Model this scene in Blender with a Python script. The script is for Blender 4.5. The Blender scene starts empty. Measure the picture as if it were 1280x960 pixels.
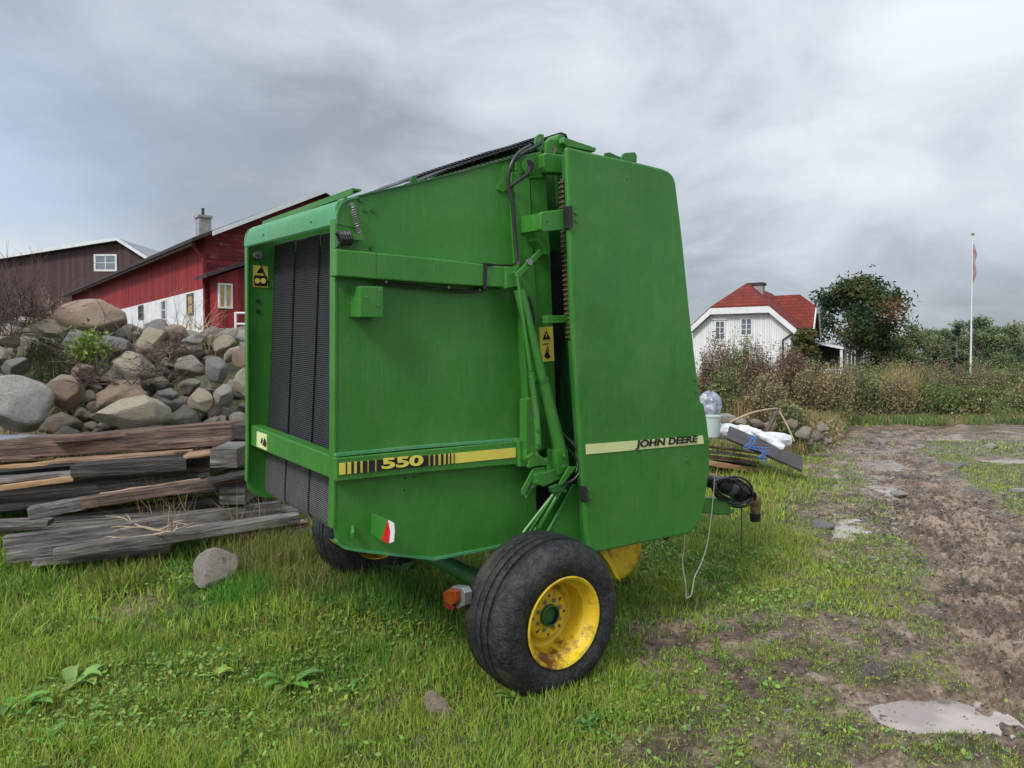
import bpy, bmesh, math, random
import numpy as np
from mathutils import Vector, Matrix, Euler
random.seed(5); rng = np.random.default_rng(7)
S = bpy.context.scene; COL = S.collection
R = math.radians
# ------------------------------------------------------------------ camera
F = 930.0; CAMZ = 1.6; HY = 455.0
PITCH = math.atan((480-HY)/F)
cd = bpy.data.cameras.new('camera'); cam = bpy.data.objects.new('camera', cd); COL.objects.link(cam)
cd.sensor_width = 36; cd.lens = F/1280*36; cd.clip_start = .05; cd.clip_end = 3000
cam.location = (0, 0, CAMZ); cam.rotation_euler = (math.pi/2-PITCH, 0, 0); S.camera = cam
CR = Euler((math.pi/2-PITCH, 0, 0)).to_matrix()
def ray(px, py): return CR @ Vector(((px-640)/F, -(py-480)/F, -1))
def at(px, py, Y):
    d = ray(px, py); return Vector((0, 0, CAMZ)) + d*(Y/d.y)
# ------------------------------------------------------------------ numpy noise
def vnoise(x, y, seed=0):
    xi = np.floor(x).astype(np.int64); yi = np.floor(y).astype(np.int64)
    fx = x-xi; fy = y-yi; fx = fx*fx*(3-2*fx); fy = fy*fy*(3-2*fy)
    def h(a, b):
        n = (a*374761393 + b*668265263 + seed*974634777) & 0xffffffff
        n = ((n ^ (n >> 13))*1274126177) & 0xffffffff
        return ((n ^ (n >> 16)) & 0xffff)/65535.0
    return (h(xi, yi)*(1-fx)+h(xi+1, yi)*fx)*(1-fy)+(h(xi, yi+1)*(1-fx)+h(xi+1, yi+1)*fx)*fy
def fbm(x, y, o=4, seed=0):
    s = 0; a = .5; t = 0
    for i in range(o):
        s = s+a*vnoise(x, y, seed+i*17); t += a; x = x*2.03+3.1; y = y*2.03+1.7; a *= .5
    return s/t
def sm(a, b, x):
    t = np.clip((x-a)/(b-a), 0, 1); return t*t*(3-2*t)
# ------------------------------------------------------------------ terrain
def track_x(y):      # centre line of the tractor rut, as x over y
    return np.interp(y, [0, 2.5, 3.8, 6.1, 9, 14.2, 18, 24], [2.0, 2.45, 2.85, 3.9, 5.0, 6.9, 9.5, 16])
PUD = [(1.93, 3.42, .33, .26), (9.6, 16, 1.6, .5), (8.3, 12.4, .5, .5)]
def base_h(x, y):
    x = np.asarray(x, float); y = np.asarray(y, float)
    h = np.clip((y-3.6)*.085, 0, .19)*sm(1.3, -1, x)
    L = sm(-.9, -1.9, x)
    lip = sm(6.7, 10.3, y)*1.72 + sm(10, 26, y)*.5
    h = h + lip*L
    Rr = 1-L
    h = h + Rr*(sm(20, 50, y)*.35*sm(1, 8, x)) + Rr*sm(8, 20, y)*.35*sm(4.2, 1.5, x-(y-14)*.25)
    h = h + sm(60, 160, y)*1.0
    return h
def ground_h(x, y):
    x = np.asarray(x, float); y = np.asarray(y, float)
    h = base_h(x, y)
    near = sm(26, 16, y)*sm(-12, -8, x)
    h = h + (fbm(x*1.1, y*1.1, 3, 3)-.5)*.10*near + (fbm(x*5, y*5, 3, 9)-.5)*.035*near
    # ruts with lugged tread
    tx = track_x(y); d = x-tx
    mud = mud_mask(x, y)
    h = h + (fbm(x*9, y*9, 4, 21)-.5)*.075*mud*near
    for off, w in ((0, .62), (1.75, .34)):
        m = sm(w, w*.6, np.abs(d-off))*near*(1 if off == 0 else sm(6.5, 4.5, y))
        ph = (y + np.abs((d-off) % .31-.155)*1.3 + fbm(x*2, y*2, 2, 5)*.12)/.19
        lug = sm(.25, .6, np.abs((ph % 1)-.5)*2)
        brk = sm(.3, .62, fbm(x*2.4, y*2.4, 3, 31))
        h = h - .05*m + (lug-.5)*.095*m*(.5+.5*brk) + (fbm(x*7, y*10, 3, 77)-.5)*.055*m
        e = sm(w*.9, w*1.15, np.abs(d-off))*sm(w*1.7, w*1.2, np.abs(d-off))*near
        h = h + e*.035*fbm(x*6, y*6, 2, 55)
    for px_, py_, a, b in PUD:
        q = np.sqrt(((x-px_)/a)**2+((y-py_)/b)**2) + (fbm(x*5, y*5, 2, 41)-.5)*.5
        m = sm(1.35, .75, q)
        h = h*(1-m) + (base_h(px_, py_)-.055+(fbm(x*9, y*9, 3, 8)-.5)*.022)*m
    return h
def mud_mask(x, y):
    d = x-track_x(y)
    edge = sm(-2.6, -.9, d + (fbm(x*.9, y*.9, 3, 13)-.5)*2.2 - sm(4, 9, y)*.2)
    lowmid = sm(.0, .7, x-.1*(y-2)+(fbm(x*2, y*2, 2, 19)-.5)*.7)*sm(5.4, 4.2, y)          # bare ground in front of the wheel
    edge = np.maximum(edge, lowmid)
    return np.clip(edge, 0, 1)*sm(24, 19, y+(fbm(x*.5, y*.5, 2, 3)-.5)*4)
def grass_mask(x, y):
    x = np.asarray(x, float); y = np.asarray(y, float)
    mud = mud_mask(x, y)
    d = x-track_x(y)
    n = fbm(x*1.3, y*1.1, 3, 61)*.5 + fbm(x*7.5, y*6.5, 2, 62)*.5
    tuft = sm(.50, .58, n+.03*sm(3.5, 7, y))
    tuft2 = sm(.48, .57, fbm(x*3.1+4, y*2.7, 3, 63)*.5+fbm(x*11, y*9, 2, 64)*.5)
    left = sm(.2, -.6, d)                                   # the strip between lawn and rut keeps many small tufts
    right = sm(.65, 1.05, d)*sm(4.2, 5.4, y)*sm(17, 14.5, y) # grass returns beyond the rut
    g = (1-mud) + mud*np.clip(tuft*.55+tuft2*(.30+.35*left)+right*.9, 0, .95)
    g = g*(1-sm(.80, .45, np.abs(d-.1))*.93)
    g = g*(1-sm(.55, .3, np.abs(d-1.55))*sm(6.5, 4.5, y)*.8)
    g = g*(1-.8*sm(.5, .6, fbm(x*1.7+2, y*.8, 3, 71))*sm(.60, .15, np.abs(x/y-.475))*sm(5.5, 6.5, y)*sm(.085, .05, np.abs(x/y-.475)))
    for px_, py_, a, b in PUD:
        q = np.sqrt(((x-px_)/a)**2+((y-py_)/b)**2); g = g*sm(.95, 1.3, q)
    yr = y+(fbm(x*.35, y*.3, 3, 23)-.5)*3.0; road = sm(15.5, 17, yr - np.clip((9-x), -6, 3)*.12)*sm(20.6, 19.6, yr)*sm(4.8, 6.5, x)
    g = g*(1-road*.93)
    g = g*(1-.55*sm(.66, .78, fbm(x*1.3+9, y*1.3, 3, 91)))
    return np.clip(g, 0, 1)
# ------------------------------------------------------------------ materials
def nm(name):
    m = bpy.data.materials.new(name); m.use_nodes = True; nt = m.node_tree
    return m, nt, nt.nodes['Principled BSDF']
def N(nt, t, **kw):
    n = nt.nodes.new(t)
    for k, v in kw.items(): setattr(n, k, v)
    return n
def ramp(nt, fac, stops):
    r = N(nt, 'ShaderNodeValToRGB'); e = r.color_ramp.elements
    while len(e) < len(stops): e.new(.5)
    for i, (p, c) in enumerate(stops):
        e[i].position = p; e[i].color = (*c, 1) if len(c) == 3 else c
    nt.links.new(fac, r.inputs[0]); return r
def noise(nt, scale, detail=6, rough=.6, vec=None, dist=0):
    n = N(nt, 'ShaderNodeTexNoise'); n.inputs['Scale'].default_value = scale; n.inputs['Detail'].default_value = detail
    n.inputs['Roughness'].default_value = rough; n.inputs['Distortion'].default_value = dist
    if vec is not None: nt.links.new(vec, n.inputs['Vector'])
    return n
def coords(nt, scale=(1, 1, 1), space='Object', loc=(0, 0, 0)):
    tc = N(nt, 'ShaderNodeTexCoord'); mp = N(nt, 'ShaderNodeMapping'); mp.inputs['Scale'].default_value = scale
    mp.inputs['Location'].default_value = loc
    nt.links.new(tc.outputs[space], mp.inputs['Vector']); return mp.outputs[0]
def mixc(nt, fac, a, b, mode='MIX'):
    m = N(nt, 'ShaderNodeMix', data_type='RGBA', blend_type=mode)
    for s, v in ((0, fac), (6, a), (7, b)):
        if hasattr(v, 'is_linked') or hasattr(v, 'links'): nt.links.new(v, m.inputs[s])
        else: m.inputs[s].default_value = v if not isinstance(v, tuple) else (*v, 1)[:4]
    return m.outputs[2]
def mth(nt, op, a, b=None, clamp=False):
    m = N(nt, 'ShaderNodeMath', operation=op, use_clamp=clamp)
    for i, v in enumerate((a, b)):
        if v is None: continue
        if hasattr(v, 'links'): nt.links.new(v, m.inputs[i])
        else: m.inputs[i].default_value = v
    return m.outputs[0]
def bump(nt, b, h, strength=.3, dist=.01):
    n = N(nt, 'ShaderNodeBump'); n.inputs['Strength'].default_value = strength; n.inputs['Distance'].default_value = dist
    nt.links.new(h, n.inputs['Height']); nt.links.new(n.outputs[0], b.inputs['Normal'])
def simple(name, c1, c2=None, scale=8, rough=.6, bmp=0, bscale=None, metal=0, stretch=(1, 1, 1), spec=.5, lo=.35, hi=.65, dist=.01, space='Object'):
    m, nt, b = nm(name); c2 = c2 or tuple(v*.75 for v in c1)
    v = coords(nt, stretch, space); n = noise(nt, scale, 8, .62, v)
    r = ramp(nt, n.outputs[0], [(lo, c1), (hi, c2)]); nt.links.new(r.outputs[0], b.inputs['Base Color'])
    b.inputs['Roughness'].default_value = rough; b.inputs['Metallic'].default_value = metal
    b.inputs['Specular IOR Level'].default_value = spec
    if bmp:
        n2 = noise(nt, bscale or scale*4, 6, .6, v); bump(nt, b, n2.outputs[0], bmp, dist)
    return m
def paint(name, c, c2, dirt=(.16, .15, .10), rough=.33, amt=.35, light=None):
    m, nt, b = nm(name); v = coords(nt)
    n = noise(nt, 1.1, 5, .6, v); col = ramp(nt, n.outputs[0], [(.42, c), (.60, c2)]).outputs[0]
    # fine vertical runs and scuffs of old paint
    st = noise(nt, 6, 6, .7, coords(nt, (7, 7, .6))); sf = ramp(nt, st.outputs[0], [(.52, (0, 0, 0)), (.68, (1, 1, 1))])
    col = mixc(nt, mth(nt, 'MULTIPLY', sf.outputs[0], amt), col, light or tuple(min(1, q*1.5+.04) for q in c))
    sp = noise(nt, 55, 3, .6, v); spf = ramp(nt, sp.outputs[0], [(.66, (0, 0, 0)), (.72, (1, 1, 1))])
    g = noise(nt, 2.2, 9, .78, v); gf = ramp(nt, g.outputs[0], [(.50, (0, 0, 0)), (.66, (1, 1, 1))])
    col = mixc(nt, mth(nt, 'MULTIPLY', mth(nt, 'ADD', gf.outputs[0], spf.outputs[0], True), amt*.9), col, dirt)
    sc = noise(nt, 9, 4, .6, coords(nt, (16, 16, .9), loc=(3, 1, 2))); scf = ramp(nt, sc.outputs[0], [(.655, (0, 0, 0)), (.675, (1, 1, 1))])
    col = mixc(nt, mth(nt, 'MULTIPLY', scf.outputs[0], amt*1.3), col, light or (.22, .40, .20))
    sz = N(nt, 'ShaderNodeSeparateXYZ'); nt.links.new(v, sz.inputs[0]); mr = N(nt, 'ShaderNodeMapRange'); nt.links.new(sz.outputs['Z'], mr.inputs[0]); mr.inputs[1].default_value = 1.15; mr.inputs[2].default_value = .55; mr.inputs[3].default_value = 0; mr.inputs[4].default_value = 1
    sn = noise(nt, 16, 8, .8, v); snf = ramp(nt, sn.outputs[0], [(.54, (0, 0, 0)), (.62, (1, 1, 1))])
    if name == 'green paint': col = mixc(nt, mth(nt, 'MULTIPLY', mth(nt, 'MULTIPLY', mr.outputs[0], snf.outputs[0]), .38), col, (.10, .12, .05))
    nt.links.new(col, b.inputs['Base Color'])
    rr = N(nt, 'ShaderNodeMapRange'); nt.links.new(g.outputs[0], rr.inputs[0]); rr.inputs[3].default_value = rough-.08; rr.inputs[4].default_value = rough+.22
    nt.links.new(rr.outputs[0], b.inputs['Roughness'])
    bn = noise(nt, 1.9, 4, .5, v); bump(nt, b, bn.outputs[0], .5, .04)
    return m
def boards(name, c1, c2, width=.15, axis='X', rough=.75, peel=None, horiz=False, gap=.06):
    m, nt, b = nm(name); v = coords(nt)
    sx = N(nt, 'ShaderNodeSeparateXYZ'); nt.links.new(v, sx.inputs[0])
    a = sx.outputs['Z'] if horiz else sx.outputs[axis]
    q = mth(nt, 'DIVIDE', a, width); fl = mth(nt, 'FLOOR', q); fr = mth(nt, 'FRACT', q)
    wn = N(nt, 'ShaderNodeTexWhiteNoise', noise_dimensions='1D'); nt.links.new(fl, wn.inputs['W'])
    n = noise(nt, 3, 8, .7, coords(nt, (1, 1, 8) if horiz else (5, 5, .5)))
    f = mth(nt, 'ADD', mth(nt, 'MULTIPLY', wn.outputs[0], .35), mth(nt, 'MULTIPLY', n.outputs[0], .75))
    col = ramp(nt, f, [(.36, c1), (.72, c2)]).outputs[0]
    if peel:
        pn = noise(nt, 2.0, 10, .8, coords(nt, (.8, .8, 3) if horiz else (3, 3, .7)))
        pf = ramp(nt, pn.outputs[0], [(.52, (0, 0, 0)), (.62, (1, 1, 1))]); col = mixc(nt, mth(nt, 'MULTIPLY', pf.outputs[0], .5), col, peel)
    g = mth(nt, 'LESS_THAN', fr, gap); col = mixc(nt, mth(nt, 'MULTIPLY', g, .75), col, tuple(q*.15 for q in c1))
    nt.links.new(col, b.inputs['Base Color']); b.inputs['Roughness'].default_value = rough
    bump(nt, b, fr if horiz else mth(nt, 'SUBTRACT', 1, g), .6, .02)
    return m
def wood(name, c1, c2, rough=.6, c3=None):
    m, nt, b = nm(name); oi = N(nt, 'ShaderNodeObjectInfo')
    v = coords(nt, (1.1, 15, 15)); va = N(nt, 'ShaderNodeVectorMath', operation='ADD'); nt.links.new(v, va.inputs[0])
    cb = N(nt, 'ShaderNodeCombineXYZ'); nt.links.new(mth(nt, 'MULTIPLY', oi.outputs['Random'], 37), cb.inputs[0]); nt.links.new(cb.outputs[0], va.inputs[1])
    n = noise(nt, 2.4, 10, .72, va.outputs[0], .6)
    big = noise(nt, 1.3, 4, .6, coords(nt, (1, 1.5, 1.5)))
    f = mth(nt, 'ADD', mth(nt, 'MULTIPLY', n.outputs[0], .7), mth(nt, 'MULTIPLY', big.outputs[0], .3))
    st = [(.42, c1), (.52, c2)]
    if c3: st.append((.61, c3))
    col = ramp(nt, f, st).outputs[0]
    nt.links.new(col, b.inputs['Base Color']); b.inputs['Roughness'].default_value = rough
    bump(nt, b, n.outputs[0], 1.0, .025); return m
def vcol(name, rough=.6, trans=.25, spec=.3):
    m, nt, b = nm(name); a = N(nt, 'ShaderNodeAttribute', attribute_name='tint')
    nt.links.new(a.outputs['Color'], b.inputs['Base Color']); b.inputs['Roughness'].default_value = rough
    b.inputs['Specular IOR Level'].default_value = spec
    t = N(nt, 'ShaderNodeBsdfTranslucent'); nt.links.new(a.outputs['Color'], t.inputs['Color'])
    mx = N(nt, 'ShaderNodeMixShader'); mx.inputs[0].default_value = trans
    nt.links.new(b.outputs[0], mx.inputs[1]); nt.links.new(t.outputs[0], mx.inputs[2])
    nt.links.new(mx.outputs[0], nt.nodes['Material Output'].inputs[0]); return m
M = {}
M['green'] = paint('green paint', (.036, .180, .022), (.046, .222, .028), amt=.26, dirt=(.13, .17, .08))
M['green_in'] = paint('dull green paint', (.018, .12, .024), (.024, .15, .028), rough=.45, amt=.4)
M['green_pale'] = paint('pale green of wear and sky sheen', (.06, .26, .10), (.08, .31, .14), rough=.32, amt=.4)  # pale from wear on the rim; on the hood, sky reflection painted in
M['yellow'] = paint('yellow paint', (.68, .45, .015), (.76, .55, .02), dirt=(.14, .045, .012), rough=.4, amt=1.6, light=(.7, .5, .05))
M['decal'] = simple('yellow decal', (.78, .68, .10), (.70, .60, .10), 20, .4)
M['decal_pale'] = simple('faded cream decal', (.72, .74, .36), (.60, .68, .30), 12, .45)
M['decal_black'] = simple('black decal', (.012, .012, .014), (.02, .02, .02), 20, .4)
M['rubber'] = None
M['blackp'] = simple('black plastic', (.014, .014, .016), (.03, .03, .032), 9, .38, .15)
M['hose'] = simple('black hose rubber', (.010, .012, .012), (.03, .03, .03), 14, .45)
M['steel'] = simple('dull galvanised steel', (.20, .205, .205), (.32, .33, .32), 18, .4, metal=.6)
M['chain'] = simple('rusty oily chain steel', (.10, .06, .035), (.22, .17, .12), 40, .55, metal=.4)
M['white'] = simple('white paint', (.72, .73, .72), (.60, .61, .60), 3, .55)
M['whitewash'] = simple('whitewashed masonry', (.74, .75, .76), (.55, .56, .56), 1.4, .8, .3, 20)
M['glass'] = simple('window glass', (.10, .12, .14), (.16, .18, .2), 2, .08, spec=.9)
M['glass_board'] = simple('yellowed board behind window', (.55, .42, .12), (.30, .24, .12), 4, .5)
M['red_ref'] = simple('red reflector', (.65, .02, .02), (.5, .015, .015), 30, .2)
M['orange'] = simple('orange lens', (.26, .045, .006), (.17, .025, .004), 30, .15)
M['redlens'] = simple('dark red lens', (.18, .01, .01), (.12, .008, .008), 30, .15)
M['rope'] = simple('pale sisal twine', (.62, .60, .50), (.48, .45, .36), 60, .8)
M['brass'] = simple('muddy yellow plastic guard', (.30, .22, .08), (.16, .11, .05), 14, .6)
def rubber():
    m, nt, b = nm('weathered tyre rubber'); v = coords(nt)
    n = noise(nt, 5, 9, .72, v); g = noise(nt, 40, 5, .7, v)
    col = ramp(nt, n.outputs[0], [(.44, (.008, .009, .011)), (.60, (.026, .026, .028))]).outputs[0]
    f = ramp(nt, g.outputs[0], [(.5, (0, 0, 0)), (.64, (1, 1, 1))])
    col = mixc(nt, mth(nt, 'MULTIPLY', f.outputs[0], .2), col, (.12, .115, .11))
    d = noise(nt, 3.2, 7, .75, coords(nt, (1, 1, 1), loc=(4, 2, 9))); df = ramp(nt, d.outputs[0], [(.52, (0, 0, 0)), (.62, (1, 1, 1))])
    col = mixc(nt, mth(nt, 'MULTIPLY', df.outputs[0], .28), col, (.13, .10, .07))
    nt.links.new(col, b.inputs['Base Color']); b.inputs['Roughness'].default_value = .55
    bump(nt, b, mth(nt, 'ADD', g.outputs[0], n.outputs[0]), .8, .012); return m
M['rubber'] = rubber()
def belt(name, c, c2):
    m, nt, b = nm(name); v = coords(nt)
    sx = N(nt, 'ShaderNodeSeparateXYZ'); nt.links.new(v, sx.inputs[0])
    # diamond tread moulded into the belt
    a = mth(nt, 'MULTIPLY', sx.outputs['Z'], 96); c_ = mth(nt, 'MULTIPLY', sx.outputs['Y'], 60)
    s1 = mth(nt, 'SINE', mth(nt, 'MULTIPLY', mth(nt, 'ADD', a, c_), 3.14159)); s2 = mth(nt, 'SINE', mth(nt, 'MULTIPLY', mth(nt, 'SUBTRACT', a, c_), 3.14159))
    h = mth(nt, 'MULTIPLY', s1, s2)
    n = noise(nt, 4, 8, .7, coords(nt, (1, 3, .8)))
    col = ramp(nt, n.outputs[0], [(.42, c), (.58, c2)]).outputs[0]
    col = mixc(nt, mth(nt, 'GREATER_THAN', h, .15), col, tuple(q*1.7 for q in c2))
    nt.links.new(col, b.inputs['Base Color']); b.inputs['Roughness'].default_value = .55
    bump(nt, b, h, .9, .006); return m
M['belt'] = belt('black ribbed rubber belt', (.008, .010, .013), (.018, .021, .026))
M['belt_grey'] = belt('light grey ribbed belt', (.050, .050, .052), (.085, .084, .083))
# ------------------------------------------------------------------ mesh builder
class MB:
    def __init__(s): s.v = []; s.f = []
    def add(s, vs, fs):
        o = len(s.v); s.v += [tuple(q) for q in vs]; s.f += [tuple(i+o for i in f) for f in fs]; return s
    def box(s, a, b):
        (x0, y0, z0), (x1, y1, z1) = a, b
        return s.hexa([(x0, y0, z0), (x1, y0, z0), (x1, y1, z0), (x0, y1, z0), (x0, y0, z1), (x1, y0, z1), (x1, y1, z1), (x0, y1, z1)])
    def hexa(s, p): return s.add(p, [(0, 3, 2, 1), (4, 5, 6, 7), (0, 1, 5, 4), (1, 2, 6, 5), (2, 3, 7, 6), (3, 0, 4, 7)])
    def prism(s, poly, off):     # poly: list of 3D points; off: extrusion vector
        n = len(poly); off = Vector(off); p = [Vector(q) for q in poly]
        vs = p+[q+off for q in p]
        return s.add(vs, [tuple(range(n))[::-1], tuple(range(n, 2*n))]+[(i, (i+1) % n, n+(i+1) % n, n+i) for i in range(n)])
    def beam(s, a, b, w, h, up=(0, 0, 1)):
        a = Vector(a); b = Vector(b); d = (b-a).normalized(); up = Vector(up); sd = d.cross(up).normalized(); u = sd.cross(d).normalized()
        p = []
        for c in (a, b):
            for i, j in ((-1, -1), (1, -1), (1, 1), (-1, 1)): p.append(c+sd*w/2*i+u*h/2*j)
        return s.add(p, [(0, 1, 2, 3), (7, 6, 5, 4), (0, 4, 5, 1), (1, 5, 6, 2), (2, 6, 7, 3), (3, 7, 4, 0)])
    def tube(s, pts, r, n=10, cap=True, smooth=0):
        pts = [Vector(p) for p in pts]
        if smooth:
            q = []
            P = [pts[0]]+pts+[pts[-1]]
            for i in range(1, len(P)-2):
                for k in range(smooth):
                    t = k/smooth; a, b, c, d = P[i-1], P[i], P[i+1], P[i+2]
                    q.append(.5*((2*b)+(-a+c)*t+(2*a-5*b+4*c-d)*t*t+(-a+3*b-3*c+d)*t**3))
            q.append(pts[-1]); pts = q
        m = len(pts); rr = r if isinstance(r, (list, tuple)) else [r]*m
        if len(rr) != m: rr = list(np.interp(np.linspace(0, 1, m), np.linspace(0, 1, len(rr)), rr))
        o = len(s.v); side = None
        for i, p in enumerate(pts):
            d = (pts[min(i+1, m-1)]-pts[max(i-1, 0)]).normalized()
            if side is None: side = d.orthogonal().normalized()
            side = (side-d*side.dot(d)).normalized(); up = d.cross(side)
            for k in range(n):
                a = 2*math.pi*k/n; s.v.append(tuple(p+(side*math.cos(a)+up*math.sin(a))*rr[i]))
        for i in range(m-1):
            for k in range(n): s.f.append((o+i*n+k, o+i*n+(k+1) % n, o+(i+1)*n+(k+1) % n, o+(i+1)*n+k))
        if cap: s.f.append(tuple(o+k for k in range(n))[::-1]); s.f.append(tuple(o+(m-1)*n+k for k in range(n)))
        return s
    def lathe(s, prof, c, axis=(0, 1, 0), n=48, close=False):    # prof: (radius, along axis)
        ax = Vector(axis).normalized(); e1 = ax.orthogonal().normalized(); e2 = ax.cross(e1); c = Vector(c); o = len(s.v); m = len(prof)
        for k in range(n):
            a = 2*math.pi*k/n; d = e1*math.cos(a)+e2*math.sin(a)
            for r, t in prof: s.v.append(tuple(c+d*r+ax*t))
        for k in range(n):
            k2 = (k+1) % n
            for i in range(m if close else m-1): j = (i+1) % m; s.f.append((o+k*m+i, o+k2*m+i, o+k2*m+j, o+k*m+j))
        return s
    def build(s, name, m, parent=None, bevel=0, smooth=False, ang=35):
        me = bpy.data.meshes.new(name); me.from_pydata(s.v, [], s.f)
        bm = bmesh.new(); bm.from_mesh(me)
        bmesh.ops.recalc_face_normals(bm, faces=bm.faces); bm.to_mesh(me); bm.free()
        if m is not None:
            me.materials.append(M[m] if isinstance(m, str) else m)
        o = bpy.data.objects.new(name, me); COL.objects.link(o)
        if parent is not None: o.parent = parent
        if bevel:
            b = o.modifiers.new('bevel', 'BEVEL'); b.width = bevel; b.segments = 2; b.limit_method = 'ANGLE'; b.angle_limit = R(30)
        if smooth:
            me.polygons.foreach_set('use_smooth', [True]*len(me.polygons)); me.set_sharp_from_angle(angle=R(ang))
        return o
def tag(o, label, cat, group=None, kind=None):
    if label: o['label'] = label
    if cat: o['category'] = cat
    if group: o['group'] = group
    if kind: o['kind'] = kind
    return o
def empty(name, loc, label, cat, group=None, rot=(0, 0, 0)):
    o = bpy.data.objects.new(name, None); COL.objects.link(o); o.location = loc; o.rotation_euler = rot; o.empty_display_size = .2
    return tag(o, label, cat, group)
def npmesh(name, V, faces_sizes, loops, m, tint=None, parent=None):
    me = bpy.data.meshes.new(name); me.vertices.add(len(V)); me.vertices.foreach_set('co', np.asarray(V, np.float32).ravel())
    me.loops.add(len(loops)); me.loops.foreach_set('vertex_index', np.asarray(loops, np.int32))
    sizes = np.asarray(faces_sizes, np.int32); st = np.concatenate([[0], np.cumsum(sizes)[:-1]]).astype(np.int32)
    me.polygons.add(len(sizes)); me.polygons.foreach_set('loop_start', st)
    me.update(calc_edges=True); me.validate()
    if tint is not None:
        a = me.color_attributes.new('tint', 'FLOAT_COLOR', 'POINT'); c = np.ones((len(V), 4), np.float32); c[:, :3] = tint; a.data.foreach_set('color', c.ravel())
    me.materials.append(M[m] if isinstance(m, str) else m)
    o = bpy.data.objects.new(name, me); COL.objects.link(o)
    if parent is not None: o.parent = parent
    return o
M['leaf'] = vcol('foliage'); M['twig'] = simple('twig bark', (.09, .06, .045), (.16, .12, .09), 5, .8)
M['bark'] = simple('tree bark', (.10, .08, .06), (.18, .15, .12), 6, .85, .6, 20)
# ------------------------------------------------------------------ world and sun
W = bpy.data.worlds.new('World'); S.world = W; W.use_nodes = True; nt = W.node_tree
bg = nt.nodes['Background']; out = nt.nodes['World Output']
SUN_EL, SUN_AZ = 42, -145      # azimuth from +Y towards +X
sky = N(nt, 'ShaderNodeTexSky', sky_type='NISHITA', sun_disc=False); sky.sun_elevation = R(SUN_EL); sky.sun_rotation = R(SUN_AZ)
nt.links.new(sky.outputs[0], bg.inputs[0]); bg.inputs[1].default_value = .10
tc = N(nt, 'ShaderNodeTexCoord'); sp = N(nt, 'ShaderNodeSeparateXYZ'); nt.links.new(tc.outputs['Generated'], sp.inputs[0])
zz = mth(nt, 'ADD', mth(nt, 'MAXIMUM', sp.outputs['Z'], 0), .55)
cb = N(nt, 'ShaderNodeCombineXYZ'); nt.links.new(mth(nt, 'DIVIDE', sp.outputs['X'], zz), cb.inputs[0]); nt.links.new(mth(nt, 'DIVIDE', sp.outputs['Y'], zz), cb.inputs[1])
nt.links.new(mth(nt, 'MULTIPLY', sp.outputs['Z'], 1.5), cb.inputs[2])
n1 = noise(nt, .95, 4, .48, cb.outputs[0], .4); n2 = noise(nt, 3.0, 9, .58, cb.outputs[0], .45)
f = mth(nt, 'ADD', mth(nt, 'MULTIPLY', n1.outputs[0], .85), mth(nt, 'MULTIPLY', n2.outputs[0], .55)); f = mth(nt, 'SUBTRACT', f, .20)
# brighter towards the low left and the right, darker overhead in front
def blob(dx, dy, dz, pw, k):
    d = N(nt, 'ShaderNodeVectorMath', operation='DOT_PRODUCT'); nt.links.new(tc.outputs['Generated'], d.inputs[0]); v = Vector((dx, dy, dz)).normalized(); d.inputs[1].default_value = v
    return mth(nt, 'MULTIPLY', mth(nt, 'POWER', mth(nt, 'MAXIMUM', d.outputs['Value'], 0), pw), k)
adj = mth(nt, 'ADD', blob(-.78, 1, .10, 60, .17), blob(.70, 1, .30, 6, .055))
adj = mth(nt, 'ADD', adj, blob(-.35, 1, .50, 8, -.08))
adj = mth(nt, 'ADD', adj, blob(.60, 1, .06, 30, .06))
f = mth(nt, 'ADD', f, adj)
cr = ramp(nt, f, [(.30, (.17, .188, .22)), (.45, (.235, .258, .295)), (.54, (.315, .345, .385)), (.64, (.43, .465, .505)), (.80, (.57, .60, .64))])
# an overcast dome is brighter high up and round the hidden sun
up = mth(nt, 'ADD', 1, mth(nt, 'MULTIPLY', mth(nt, 'POWER', mth(nt, 'MAXIMUM', sp.outputs['Z'], 0), 4.0), 4.0))
back = mth(nt, 'ADD', up, blob(math.sin(R(SUN_AZ)), math.cos(R(SUN_AZ)), .7, 4, 3.0))
gap = mth(nt, 'MULTIPLY', blob(-.80, 1, .16, 26, 1.0), ramp(nt, n2.outputs[0], [(.47, (1, 1, 1)), (.58, (0, 0, 0))]).outputs[0])
crc = mixc(nt, mth(nt, 'MULTIPLY', gap, .65), cr.outputs[0], (.36, .47, .62))
bg2 = N(nt, 'ShaderNodeBackground'); nt.links.new(crc, bg2.inputs[0]); nt.links.new(back, bg2.inputs[1])
mx = N(nt, 'ShaderNodeMixShader'); mx.inputs[0].default_value = .93
nt.links.new(bg.outputs[0], mx.inputs[1]); nt.links.new(bg2.outputs[0], mx.inputs[2]); nt.links.new(mx.outputs[0], out.inputs[0])
sl = bpy.data.lights.new('sun', 'SUN'); sl.energy = 1.5; sl.angle = R(12); sl.color = (1, .95, .88)
so = bpy.data.objects.new('sun', sl); COL.objects.link(so)
sd = Vector((math.sin(R(SUN_AZ))*math.cos(R(SUN_EL)), math.cos(R(SUN_AZ))*math.cos(R(SUN_EL)), math.sin(R(SUN_EL))))
so.rotation_euler = sd.to_track_quat('Z', 'Y').to_euler()
S.view_settings.view_transform = 'Standard'; S.view_settings.look = 'None'; S.view_settings.exposure = 0.60; S.view_settings.gamma = 1; S.view_settings.use_curve_mapping = False
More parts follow.
